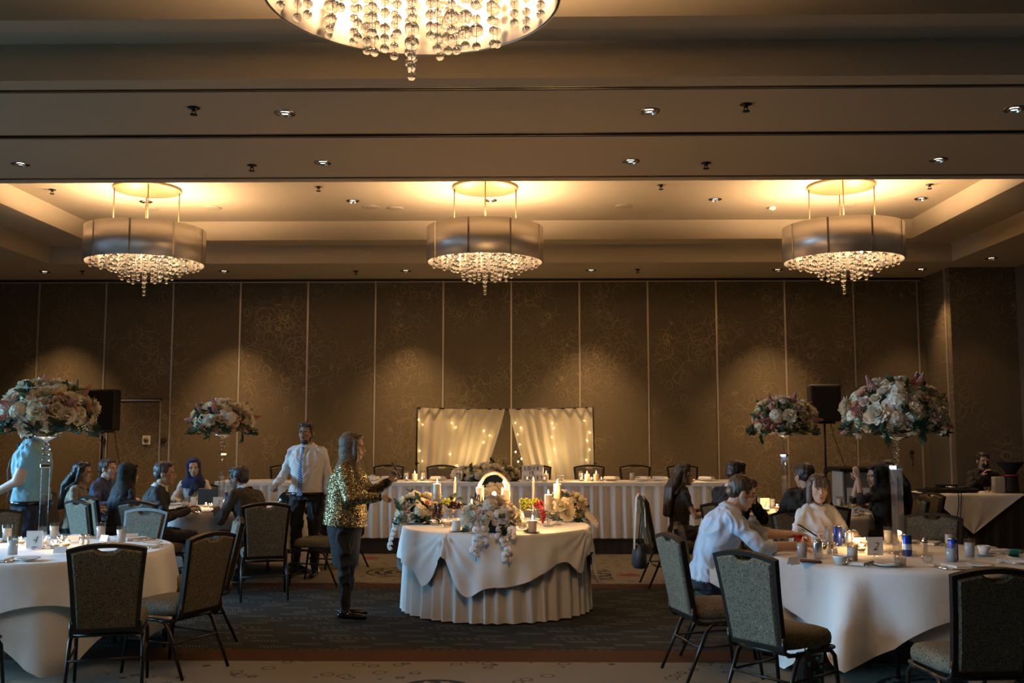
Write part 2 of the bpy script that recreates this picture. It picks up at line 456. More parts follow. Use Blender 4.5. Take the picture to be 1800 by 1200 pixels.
    # right hand return and side walls
    m = MB(); m.box(6.54, YB - .02, 0, 6.66, YB + .03, CZ + .04); m.build('end_post', 'wallcover', wb, smooth=False)
    m = MB(); m.box(6.66, 15.75, 0, 7.9, YB + .2, TOP + .2)
    wr = struct(m.build('wall_right', 'wallcover', smooth=False))
    m = MB(); m.box(XR, YR - .2, 0, XR + .2, 15.75, TOP + .2); m.build('side_wall', 'plainwall', wr, smooth=False)
    m = MB(); m.box(6.648, 15.90, 0, 6.66, 15.955, CZ); m.build('panel_edge', 'trim_metal', wr, smooth=False)
    m = MB(); m.box(XL - .2, YR - .2, 0, XR + .2, YR, TOP + .2); struct(m.build('wall_rear', 'plainwall', smooth=False))
    # left wall with three windows
    wins = [(q - 1.35, q + 1.35) for q in (3.0, 6.4, 9.8)]; z0, z1 = .5, 3.0
    m = MB(); y = YR - .2
    for a, b in wins:
        m.box(XL - .2, y, 0, XL, a, TOP + .2); m.box(XL - .2, a, 0, XL, b, z0); m.box(XL - .2, a, z1, XL, b, TOP + .2); y = b
    m.box(XL - .2, y, 0, XL, YB + .2, TOP + .2)
    struct(m.build('wall_left', 'plainwall', smooth=False))
    for i, (a, b) in enumerate(wins):
        m = MB()
        for q in (a, (a + b) / 2 - .03, b - .06): m.box(XL - .14, q, z0, XL - .06, q + .06, z1)
        m.box(XL - .14, a, z0, XL - .06, b, z0 + .06); m.box(XL - .14, a, z1 - .06, XL - .06, b, z1)
        w = struct(m.build('window_%d' % (i + 1), 'trim_metal', smooth=False))
        for q0, q1 in ((a + .06, (a + b) / 2 - .03), ((a + b) / 2 + .03, b - .06)):
            g = MB(); g.box(XL - .105, q0, z0 + .06, XL - .095, q1, z1 - .06); g.build('pane', 'clear_glass', w, smooth=False)
    for nm, b in (('baseboard_back', (XL, YB - .045, 0, 6.66, YB - .02, .10)), ('baseboard_right', (6.66, 15.73, 0, 7.7, 15.75, .10))):
        m = MB(); m.box(*b); struct(m.build(nm, 'frame', smooth=False))
make_room()

# ------------------------------------------------------------------ ceiling fittings
def make_ceiling_fittings():
    glow('lamp_white', (1.0, .82, .62), 9)
    ring = MB(); ring.shell([(.052, 0.02), (.052, -.004), (.085, -.008), (.09, 0)], 24); ring_me = ring.mesh('trim_ring', 'rail_metal')
    can = MB(); can.shell([(.052, .018), (.047, .05)], 24); can_me = can.mesh('reflector', 'silver')
    lamp = MB(); lamp.lathe([(0.0, .012), (.03, .012), (.042, .02), (.042, .03)], 20); lamp_me = lamp.mesh('lamp', 'lamp_white')
    def downlight(x, y, z, label, grp, e=9.0, spot=1.35, blend=.6):
        t = thing('downlight', label, 'downlight', (x, y, z), 0, grp)
        link('trim_ring', ring_me, t); link('reflector', can_me, t, (0, 0, -.03), None, (.95, .95, .5)); link('lamp', lamp_me, t, (0, 0, -.016))
        if e: add_light('downlight_beam', 'SPOT', (x, y, z - .035), e, (1.0, .58, .26), spot_size=spot, spot_blend=blend, shadow_soft_size=.04, rot=(0, 0, 0))
    rows = [('the ceiling band nearest the camera', 7.93, CZ, [-4.96, -2.0, .98, 3.93]),
            ('the ceiling band before the lit tray', 9.43, CZ, [-4.96, -2.0, .98, 3.93]),
            ('the soffit along the panelled wall', 15.93, CZ, [-7.9, -4.96, -2.0, 1.0, 4.0, 6.29]),
            ('the lit ceiling tray', 13.45, TOP, [-5.3, -2.43, -.53, 2.55, 5.35])]
    for nm, y, z, xs in rows:
        for i, x in enumerate(xs):
            e = {15.93: 640, 13.45: 0}.get(y, 22) * (.3 if x > 6 else 1)
            downlight(x, y, z, 'round recessed downlight in %s, %s' % (nm, ORD[i]), 'recessed downlights', e, 1.35 if y == 15.93 else 1.0, 1.0)
    downlight(6.95, 14.92, CZ, 'round recessed downlight over the corner beside the dark return wall', 'recessed downlights', 30)
    # sprinklers
    s1 = MB(); s1.lathe([(0, 0), (.045, 0), (.05, -.006), (.02, -.014), (.014, -.03)], 16); esc = s1.mesh('escutcheon', 'black_metal')
    s2 = MB(); s2.tube([(-.014, 0, -.028), (-.014, 0, -.055)], .004, 6); s2.tube([(.014, 0, -.028), (.014, 0, -.055)], .004, 6); s2.lathe([(0, -.053), (.03, -.056), (.03, -.062), (0, -.06)], 14)
    hd = s2.mesh('sprinkler_head', 'black_metal')
    def sprk(x, y, z, label):
        t = thing('ceiling_sprinkler', label, 'sprinkler', (x, y, z), 0, 'ceiling sprinklers'); link('escutcheon', esc, t); link('sprinkler_head', hd, t)
    for i, (px, py) in enumerate(((341, 192), (1311, 186))):
        p = at_z(px, py - 3, CZ); sprk(p.x, p.y, CZ, 'small dark sprinkler in the nearest ceiling band, %s one' % ('left' if i == 0 else 'right'))
    for i, (px, py) in enumerate(((443, 293), (1241, 289))):
        p = at_z(px, py - 3, CZ); sprk(p.x, p.y, CZ, 'small dark sprinkler in the second ceiling band, %s one' % ('left' if i == 0 else 'right'))
    for i, (px, py) in enumerate(((92, 333), (560, 328), (1162, 325), (1634, 324))):
        p = at_z(px, py, TOP); sprk(p.x, p.y, TOP, 'small dark sprinkler in the lit ceiling tray, %s' % ORD[i])
    for i, (px, py) in enumerate(((145, 476), (626, 476), (1121, 473))):
        p = at_z(px, py, CZ); sprk(p.x, p.y, CZ, 'small dark sprinkler in the soffit above the panelled wall, %s' % ORD[i])
    # ceiling speakers
    s3 = MB(); s3.lathe([(0, -.012), (.10, -.012), (.118, -.008), (.125, 0)], 28); spk = s3.mesh('speaker_grille', plain('grille', (.36, .31, .25), .7))
    for i, (px, py) in enumerate(((262, 366), (374, 365), (652, 364), (695, 366), (1097, 362), (1489, 361))):
        p = at_z(px, py, TOP)
        o = link('ceiling_speaker', spk, None, (p.x, p.y, TOP)); tag(o, 'flat round speaker grille in the lit ceiling tray, %s' % ORD[i], 'ceiling speaker', 'ceiling speakers')
    p = at_z(1357, 364, TOP)
    t = thing('smoke_detector', 'small white smoke detector in the lit ceiling tray left of the right chandelier', 'smoke detector', (p.x, p.y, TOP))
    m = MB(); m.lathe([(0, -.045), (.03, -.042), (.05, -.028), (.055, 0)], 20); m.build('detector_body', 'card_white', t)
    m = MB(); m.lathe([(0, -.055), (.018, -.052), (.02, -.044)], 14); m.build('sensor', 'grille', t)
    p = at_z(1262, 322, TOP)
make_ceiling_fittings()

# ------------------------------------------------------------------ chandeliers
def bead_strand(zs_rs, n=14, m=9):
    b = MB()
    for z, r_ in zs_rs: b.ell((0, 0, z), (r_, r_, r_), n, m)
    return b
def make_chandeliers():
    RAD, HGT, RIM = .752, .45, 3.80
    drop = TOP - RIM
    glow('bulb_glow', (1.0, .72, .45), 26)
    parts = {}
    m = MB(); m.lathe([(0, drop - .035), (.42, drop - .035), (.43, drop - .028), (.43, drop)], 48); parts['canopy'] = m.mesh('canopy', 'brass_canopy')
    m = MB(); m.tube([(0, 0, HGT - .02), (0, 0, drop - .03)], .008, 8); parts['rod'] = m.mesh('rod', 'brass_canopy')
    m = MB(); m.shell([(RAD - .004, .012), (RAD - .004, 0), (RAD, 0), (RAD, HGT), (RAD - .004, HGT), (RAD - .004, HGT - .012)], 96); parts['shade'] = m.mesh('drum_shade', 'steel')
    m = MB(); m.shell([(RAD - .012, .002), (RAD - .012, HGT - .004), (RAD - .016, HGT - .004), (RAD - .016, .002), (RAD - .012, .002)], 96); parts['liner'] = m.mesh('shade_liner', 'liner')
    m = MB(); m.box(-.012, RAD - .001, .004, .012, RAD + .004, HGT - .004); parts['seam'] = m.mesh('seam_strip', 'silver', False)
    m = MB()
    for k in range(4): m.tube([(RAD * .97 * math.cos(k * PI / 4 + .2), RAD * .97 * math.sin(k * PI / 4 + .2), .40), (-RAD * .97 * math.cos(k * PI / 4 + .2), -RAD * .97 * math.sin(k * PI / 4 + .2), .40)], .008, 6)
    for rr in (.66, .50, .34, .17): m.tube([(rr * math.cos(2 * PI * k / 32), rr * math.sin(2 * PI * k / 32), .40) for k in range(33)], .005, 6)
    parts['frame'] = m.mesh('strand_frame', 'silver')
    m = MB(); m.ell((0, 0, 0), (.035, .035, .045), 12, 8); parts['bulb'] = m.mesh('bulb', 'bulb_glow')
    m = MB(); m.lathe([(0, .035), (.016, .035), (.016, .17), (0, .17)], 10); parts['socket'] = m.mesh('socket', 'silver')
    bead = MB(); bead.ell((0, 0, 0), (1, 1, 1), 20, 12); bead_me = bead.mesh('crystal_bead', 'bead_crystal')
    wire = {}
    rings = [(.655, 16, -.075), (.53, 13, -.115), (.40, 10, -.17), (.27, 8, -.25), (.14, 5, -.27), (0, 1, -.42)]
    strands = []; rnd = random.Random(11)
    for rr, n, bot in rings:
        for k in range(n):
            a = 2 * PI * k / n + rr * 3
            L = bot + rnd.choice((0, .045, -.03, .02)) if rr > 0 else bot
            beads = []; z = L
            while z < .24:
                r_ = .023 if not beads else rnd.choice((.023, .023, .026, .037))
                beads.append((z + r_, r_)); z += 2 * r_ + rnd.choice((.004, .008, .028))
            strands.append((rr * math.cos(a), rr * math.sin(a), beads))
    spots = [((-.57, 12.7), 'drum chandelier with crystal strands, middle one of the far row'), ((-4.99, 12.7), 'drum chandelier with crystal strands, left one of the far row'),
             ((4.03, 12.7), 'drum chandelier with crystal strands, right one of the far row'), ((-.59, 4.85), 'drum chandelier cut off by the top of the picture, nearest the camera')]
    strand_me = {}
    for ci, ((cx, cy), lab) in enumerate(spots):
        t = thing('drum_chandelier', lab, 'chandelier', (cx, cy, RIM), (0, .35, -.3, .1)[ci], 'drum chandeliers')
        link('canopy', parts['canopy'], t)
        for k in range(4): link('rod', parts['rod'], t, (.40 * math.cos(k * PI / 2 + .05), .40 * math.sin(k * PI / 2 + .05), 0))
        link('drum_shade', parts['shade'], t); link('shade_liner', parts['liner'], t); link('strand_frame', parts['frame'], t)
        for k in range(9): link('seam_strip', parts['seam'], t, None, (0, 0, 2 * PI * k / 9 + .12))
        for k in range(8):
            a = 2 * PI * k / 8 + .3; rr = .46 if k % 2 else .24
            b = link('bulb', parts['bulb'], t, (rr * math.cos(a), rr * math.sin(a), .20)); link('socket', parts['socket'], b)
        for k in range(3):
            a = 2 * PI * k / 3 + .5 + (0, .35, -.3, .1)[ci]
            add_light('chandelier_lamp', 'POINT', (cx + .33 * math.cos(a), cy + .33 * math.sin(a), RIM + .30), 80 if ci == 3 else 38, WARM, shadow_soft_size=.07)
        for k in range(4):
            a = PI / 2 * k + .8
            add_light('chandelier_uplight', 'SPOT', (cx + .55 * math.cos(a), cy + .55 * math.sin(a), RIM + .425), 62, WARM, rot=(PI, 0, 0), spot_size=R(172), spot_blend=.3, shadow_soft_size=.06)
        for si, (x, y, beads) in enumerate(strands):
            if si not in strand_me:
                m = MB(); m.tube([(0, 0, beads[0][0]), (0, 0, .40)], .0012, 4); wm = m.mesh('strand_wire', 'silver')
                b = bead_strand(beads); bm_ = b.mesh('crystal_strand', 'bead_crystal')
                strand_me[si] = (wm, bm_)
            if ci == 3:
                s_ = link('strand_wire', strand_me[si][0], t, (x, y, 0))
                for z, r_ in beads:
                    link('crystal_bead', bead_me, s_, (0, 0, z), None, r_)
            else:
                s_ = link('crystal_strand', strand_me[si][1], t, (x, y, 0)); s_['kind'] = 'stuff'
                link('strand_wire', strand_me[si][0], s_)
make_chandeliers()

# ================================================================== banquet chairs
def offset_poly(poly, d):
    n = len(poly); out = []
    cx = sum(p[0] for p in poly) / n; cz = sum(p[1] for p in poly) / n
    for i in range(n):
        p0, p1, p2 = Vector(poly[i - 1]), Vector(poly[i]), Vector(poly[(i + 1) % n])
        e1 = (p1 - p0).normalized(); e2 = (p2 - p1).normalized()
        n1 = Vector((-e1.y, e1.x)); n2 = Vector((-e2.y, e2.x)); b = (n1 + n2)
        b = b.normalized() if b.length > 1e-6 else n1
        k = d / max(.4, b.dot(n1)); out.append((p1.x + b.x * k, p1.y + b.y * k))
    return out
def make_chair_meshes():
    P = {}
    tilt = R(11)
    # back outline in x,z measured from the seat back (counter-clockwise, starting bottom left)
    BH = .50
    top = [(-.232 + .464 * k / 12, BH - .035 + .035 * (1 - (2 * k / 12 - 1) ** 2)) for k in range(13)]
    outer = [(-.195, -.06), (.195, -.06), (.20, .06), (.212, .25)] + [(x, z) for x, z in reversed(top)] + [(-.212, .25), (-.20, .06)]
    inner = offset_poly(outer, .026)
    MBk = Matrix.Translation((0, -.215, .455)) @ Matrix.Rotation(tilt, 4, 'X')
    # frame ring
    n = len(outer); vs = []; fs = []
    for (poly, y) in ((outer, -.019), (outer, .015), (inner, .015), (inner, -.019)):
        vs += [(x, y, z) for x, z in poly]
    for a, b in ((0, 1), (1, 2), (2, 3), (3, 0)):
        for k in range(n):
            k2 = (k + 1) % n; fs.append((a * n + k, a * n + k2, b * n + k2, b * n + k))
    m = MB(); m.add(vs, fs, 0, MBk); P['back_frame'] = m.mesh('back_frame', 'frame', False)
    # padded panel with the grip notch
    pin = offset_poly(outer, .024)
    pan = []
    for (x, z) in pin:
        pan.append((x, z))
    zt = max(z for _, z in pan)
    notch = []
    out2 = []
    for (x, z) in pan:
        if z > .40 and abs(x) < .068:
            zz = z - .034 * max(0, 1 - (x / .068) ** 2) ** .5
            out2.append((x, zz))
        else: out2.append((x, z))
    # denser top edge
    full = []
    for i, p in enumerate(out2): full.append(p)
    inset = offset_poly(full, .014)
    n = len(full); vs = []; fs = []
    lay = [(inset, -.030), (full, -.016), (full, .016), (inset, .034)]
    for poly, y in lay: vs += [(x, y, z) for x, z in poly]
    for a in range(3):
        for k in range(n):
            k2 = (k + 1) % n; fs.append((a * n + k, a * n + k2, (a + 1) * n + k2, (a + 1) * n + k))
    fs.append(tuple(range(n - 1, -1, -1))); fs.append(tuple(3 * n + k for k in range(n)))
    m = MB(); m.add(vs, fs, 0, MBk); P['backrest'] = m.mesh('backrest', 'upholstery', False)
    # seat cushion: rounded trapezoid, domed
    def seat_poly(s):
        pts = []
        for k in range(32):
            a = 2 * PI * k / 32; ca, sa = math.cos(a), math.sin(a)
            x = math.copysign(abs(ca) ** .42, ca); y = math.copysign(abs(sa) ** .42, sa)
            w = .222 + .012 * y
            pts.append((x * w * s, y * .225 * s))
        return pts
    rows = []
    for s_, z in ((.90, .395), (.985, .402), (1.0, .43), (.985, .455), (.93, .476), (.80, .487), (.5, .495), (.02, .498)):
        rows.append([(x, y + .01, z) for x, y in seat_poly(s_)])
    m = MB(); m.grid(rows, 0, True); m.f.append(tuple(range(31, -1, -1))); m.mi.append(0); P['seat'] = m.mesh('seat', 'upholstery')
    # seat frame rails
    m = MB()
    for s_ in (-1, 1):
        up = [MBk @ Vector((s_ * .198, -.008, .02)), Vector((s_ * .20, -.225, .40)), Vector((s_ * .203, -.19, .372)), Vector((s_ * .206, -.12, .368)), Vector((s_ * .21, .16, .372)), Vector((s_ * .205, .215, .376))]
        m.tube(up, .0125, 8)
    m.tube([(-.205, .215, .376), (.205, .215, .376)], .012, 8); m.tube([(-.20, -.16, .37), (.20, -.16, .37)], .011, 8)
    P['seat_frame'] = m.mesh('seat_frame', 'frame')
    for nm, pts in (('fr', [(.205, .10, .372), (.212, .175, .362), (.216, .205, .33), (.224, .25, 0.0)]), ('rr', [(.205, .0, .372), (.210, -.10, .362), (.213, -.135, .33), (.222, -.285, 0.0)])):
        for s_ in (-1, 1):
            m = MB(); m.tube([(x * s_, y, z) for x, y, z in pts], [.0135, .0135, .0135, .011], 8); P[nm + str(s_)] = m.mesh('leg', 'frame')
    for s_ in (-1, 1):
        m = MB(); m.tube([(s_ * .219, .222, .235), (s_ * .214, -.19, .225)], .008, 6); P['st' + str(s_)] = m.mesh('stretcher', 'frame')
    m = MB(); m.tube([(-.214, -.19, .225), (.214, -.19, .225)], .008, 6); P['stb'] = m.mesh('stretcher', 'frame')
    return P
CH = make_chair_meshes()
def chair(x, y, face, label, group, z=0.0):
    # face = (dx, dy) the way a sitter would look
    rz = math.atan2(face[1], face[0]) - PI / 2
    t = thing('banquet_chair', label, 'chair', (x, y, z), rz, group)
    link('seat', CH['seat'], t); link('backrest', CH['backrest'], t); link('back_frame', CH['back_frame'], t); link('seat_frame', CH['seat_frame'], t)
    for k in ('fr-1', 'fr1', 'rr-1', 'rr1'): link('leg', CH[k], t)
    for k in ('st-1', 'st1', 'stb'): link('stretcher', CH[k], t)
    return t

def make_chairs():
    g4, g2, g3, g1 = 'chairs around the near left table', 'chairs around the near right table', 'chairs around the far left table', 'chairs around the far right table'
    # near left table (number 4)
    chair(-2.68, 6.44, (-.30, .95), 'dark empty chair seen square from behind before table number four', g4)
    chair(-2.45, 6.98, (-.88, .38), 'dark empty chair seen from the side right of table number four', g4)
    chair(-2.62, 7.98, (-.93, -.36), 'chair with pale speckled back beyond the side-on chair at table four', g4)
    chair(-3.46, 5.98, (.05, 1), 'chair cut off by the left picture edge, only its dark leg showing', g4)
    chair(-4.58, 8.55, (.45, -.85), 'brown backed chair at the left picture edge behind table four', g4)
    chair(-3.52, 8.68, (-.30, -.95), 'speckled chair facing the camera on the far side of table four', g4)
    # near right table (number 2)
    chair(1.24, 6.92, (.97, .24), 'empty chair seen edge-on beside the man in the pale blue shirt', g2)
    chair(1.42, 7.62, (.98, -.20), 'chair the man in the pale blue shirt sits on', g2)
    chair(1.48, 6.02, (.80, .60), 'large teal-lit empty chair turned away in front of table number two', g2)
    chair(2.30, 5.42, (-.10, 1), 'dark empty chair seen from behind, cut by the right picture edge', g2)
    chair(3.24, 8.28, (-.52, -.85), 'speckled empty chair facing the camera beyond table number two', g2)
    chair(2.38, 8.55, (.25, -.97), 'chair the woman with the grey bob sits on', g2)
    # far left table (number 3)
    chair(-4.38, 10.32, (.60, .80), 'pale blue-grey empty chair between the beige jacket woman and table four', g3)
    chair(-3.84, 10.26, (.25, .97), 'chair the man in the dark suit with grey hair sits on', g3)
    chair(-2.64, 10.00, (-.30, .95), 'tall dark chair back behind the man leaning left in a dark jacket', g3)
    chair(-2.28, 10.92, (-.98, .15), 'empty chair showing its seat beside the standing sequin jacket woman', g3)
    chair(-5.22, 11.42, (.95, .05), 'chair the woman in the beige jacket sits on', g3)
    chair(-5.28, 12.15, (.90, -.25), 'chair the man in the dark blue shirt sits on', g3)
    chair(-4.54, 10.98, (.70, .70), 'chair under the black draped jacket of the headscarf sitter', g3)
    chair(-4.30, 12.92, (.12, -1), 'chair the woman in the blue headscarf sits on', g3)
    chair(-2.30, 12.25, (-.80, -.40), 'chair the person bending forward sits on', g3)
    # far right table (number 1)
    chair(1.50, 10.82, (.98, .1), 'chair with a cream scarf over its back at table number one', g1)
    chair(2.04, 10.05, (.55, .83), 'chair the man in the navy suit sits on', g1)
    chair(2.78, 9.75, (.05, 1), 'dark chair of the man turned away in black at table one', g1)
    chair(3.80, 10.62, (-.98, .1), 'chair the woman in the black headscarf sits on', g1)
    chair(4.28, 11.45, (-.95, -.2), 'chair the woman with long hair by the lectern sits on', g1)
    chair(3.35, 12.35, (-.4, -.9), 'empty dark chair on the far side of table one', g1)
    # head table, on the stage
    for i, px in enumerate((500, 682, 776, 942, 1036, 1117, 1201)):
        p = at_y(px, 822, 14.72)
        chair(p.x, 14.50, (0, -1), 'dark framed chair behind the long head table, %s' % ORD[i], 'chairs behind the head table', .20)
make_chairs()

# ================================================================== tables and linen
def table_frame(t, r_, z=.745):
    m = MB(); m.lathe([(0, z - .022), (r_ - .01, z - .022), (r_, z - .016), (r_, z - .004), (r_ - .006, z)], 64); m.build('table_top', plain('plywood', (.30, .20, .11), .6), t)
    for sx in (-1, 1):
        for sy in (-1, 1):
            m = MB(); m.tube([(sx * .42, sy * .30, z - .022), (sx * .44, sy * .33, 0)], .014, 8); m.build('leg', 'frame', t)
        m = MB(); m.tube([(sx * .43, -.312, .18), (sx * .43, .312, .18)], .010, 8); m.build('brace', 'frame', t)
def square_cloth(r_, half, ang, z, seed, amp=.045, nth=240, thick=.0, flare=.05):
    rnd = random.Random(seed); ph = [rnd.uniform(0, 6.28) for _ in range(6)]
    rows = []
    for s_ in (0.02, .5, .9, .98): rows.append([(r_ * s_ * math.cos(2 * PI * k / nth), r_ * s_ * math.sin(2 * PI * k / nth), z) for k in range(nth)])
    NT_ = 14
    for j in range(NT_ + 1):
        t = j / NT_; row = []
        for k in range(nth):
            th = 2 * PI * k / nth; c = (th - ang + PI / 4) % (PI / 2) - PI / 4
            dist = half / math.cos(c); L = min(dist - r_, 1.45 * (half - r_) + .42 * (dist - half)) ; L = max(L, .05)
            corner = (abs(c) / (PI / 4)) ** 2
            w = t * L
            fold = math.sin(th * 9 + ph[0]) * .55 + math.sin(th * 14 + ph[1]) * .45 + math.sin(th * 5 + ph[2]) * .4
            cf = math.sin(c * 12 + ph[3]) * corner
            d = amp * (w / .4) ** .8 * (fold * (.55 + .45 * corner) + cf * .6)
            e = min(1, w / .03)
            rr = r_ + .012 * math.sin(e * PI / 2) + flare * w + d * (1 if d > 0 else .35)
            zz = z - .012 * (1 - math.cos(e * PI / 2)) - max(0, w - .012)
            row.append((rr * math.cos(th), rr * math.sin(th), max(zz, .012)))
        rows.append(row)
    m = MB(); m.grid(rows, 0, True)
    return m
TABLES = {'four': (-3.66, 7.52, .915), 'two': (2.65, 7.30, .915), 'three': (-3.58, 11.62, .915), 'one': (2.80, 11.05, .88)}
def make_round_tables():
    desc = {'four': 'near left', 'two': 'near right', 'three': 'far left', 'one': 'far right'}
    rot = {'four': R(-104), 'two': R(-121), 'three': R(-35), 'one': R(-60)}
    for i, (k, (x, y, r_)) in enumerate(TABLES.items()):
        t = thing('round_table', 'round folding banquet table under the linen of table number %s' % k, 'table', (x, y, 0), R(30 * i), 'round banquet tables'); table_frame(t, r_)
        z = .749
        if k in ('four', 'two'):
            o = square_cloth(r_, 1.30, rot[k] , z, 20 + i, .012, flare=.015).build('tablecloth', 'white_linen', None, True, (x, y, 0)); tag(o, 'white under cloth hanging below the top linen of table number %s' % k, 'tablecloth', 'tablecloths')
            o = square_cloth(r_ + .012, 1.20, rot[k] + R(40), z + .005, 40 + i, .105, flare=.12).build('tablecloth', 'white_linen_fine', None, True, (x, y, 0)); tag(o, 'white square top linen draped over the round table number %s' % k, 'tablecloth', 'tablecloths')
        else:
            o = square_cloth(r_, 1.32, rot[k], z + .005, 20 + i, .09).build('tablecloth', 'white_linen', None, True, (x, y, 0)); tag(o, 'white square linen draped over the round table number %s' % k, 'tablecloth', 'tablecloths')
make_round_tables()

def pleated_skirt(path, z0, z1, depth, pitch, seed, normal, close=False, nz=7):
    # path: list of (x,y) along the table edge; pleats push out along the normals
    rnd = random.Random(seed); rows = []; n = len(path)
    off = []
    acc = 0; ph = 0; 
    for i in range(n):
        if i: acc += math.dist(path[i], path[i - 1])
        q = acc / pitch
        jit = math.sin(q * 1.7 + seed) * .9 + math.sin(q * .63 + seed * 2) * .8
        off.append((math.sin(2 * PI * q + jit), math.sin(4 * PI * q + 2.0 * jit)))
    for j in range(nz):
        t = j / (nz - 1); row = []
        for i in range(n):
            a, b = off[i]; s_ = .25 + .75 * t
            d = depth * s_ * (a * .75 + b * .25 * (1 - t * .5) + .8)
            row.append((path[i][0] + normal[i][0] * d, path[i][1] + normal[i][1] * d, z1 + (z0 - z1) * t))
        rows.append(row)
    m = MB(); m.grid(rows, 0, close); return m

def make_sweet_table():
    cx, cy, r_ = -.31, 9.45, .835
    t = thing('round_table', 'small round table under the flower and candle display', 'table', (cx, cy, 0), 0, 'round banquet tables'); table_frame(t, r_)
    N = 480
    path = [((r_ + .006) * math.cos(2 * PI * k / N), (r_ + .006) * math.sin(2 * PI * k / N)) for k in range(N)]
    nrm = [(math.cos(2 * PI * k / N), math.sin(2 * PI * k / N)) for k in range(N)]
    o = pleated_skirt(path, .012, .738, .034, .1250, 3, nrm, True).build('table_skirt', 'skirt_linen', None, True, (cx, cy, 0))
    tag(o, 'pleated floor length skirt around the flower and candle table', 'table skirt')
    # swagged overlay: hem length by direction, gathered up at a few pins
    pins = [(R(-118), .16), (R(-22), .10), (R(60), .14), (R(160), .12)]
    rows = []; z = .757; rr0 = r_ + .034; nth = 420; NT_ = 22
    for s_ in (.02, .5, .9, .985): rows.append([(rr0 * s_ * math.cos(2 * PI * k / nth), rr0 * s_ * math.sin(2 * PI * k / nth), z) for k in range(nth)])
    def hem(th):
        L = .345 + .075 * math.sin(th * 3 + .4) + .04 * math.sin(th * 5 + 2.1)
        for a, d in pins:
            q = abs((th - a + PI) % (2 * PI) - PI)
            L += .13 * math.exp(-((q - .24) / .13) ** 2) - d * math.exp(-(q / .07) ** 2)
        return L
    for j in range(NT_ + 1):
        t_ = j / NT_; row = []
        for k in range(nth):
            th = 2 * PI * k / nth; L = hem(th); w = t_ * L
            d = .010 * math.sin(th * 13 + 4 * t_) * t_ + .008 * math.sin(th * 29) * t_
            for a, dd in pins:
                q = ((th - a + PI) % (2 * PI) - PI); aq = abs(q)
                # soft ridges of cloth fanning down from each pin, with a bunch at the pin itself
                u_ = q * r_; rho = math.hypot(u_, w); phi = math.atan2(u_, w + .01)
                for p0, am in ((.28, .026), (-.30, .024), (.62, .030), (-.66, .028), (.98, .022), (-1.02, .022), (1.25, .014), (-1.28, .014)):
                    d += am * math.exp(-((phi - p0) / .10) ** 2) * min(1, rho / .08) * math.exp(-rho / .38) * min(1, w / .03)
                d += .04 * math.exp(-(aq / .05) ** 2) * min(1, w / .04) * (1 + .4 * math.sin(q * 140))
            e = min(1, w / .03)
            rr = rr0 + .012 * math.sin(e * PI / 2) + .10 * w + max(d, -.012)
            row.append((rr * math.cos(th), rr * math.sin(th), z - .012 * (1 - math.cos(e * PI / 2)) - max(0, w - .012)))
        rows.append(row)
    m = MB(); m.grid(rows, 0, True); o = m.build('table_overlay', 'white_linen_fine', None, True, (cx, cy, 0))
    tag(o, 'white swagged overlay gathered over the flower and candle table', 'tablecloth')
make_sweet_table()

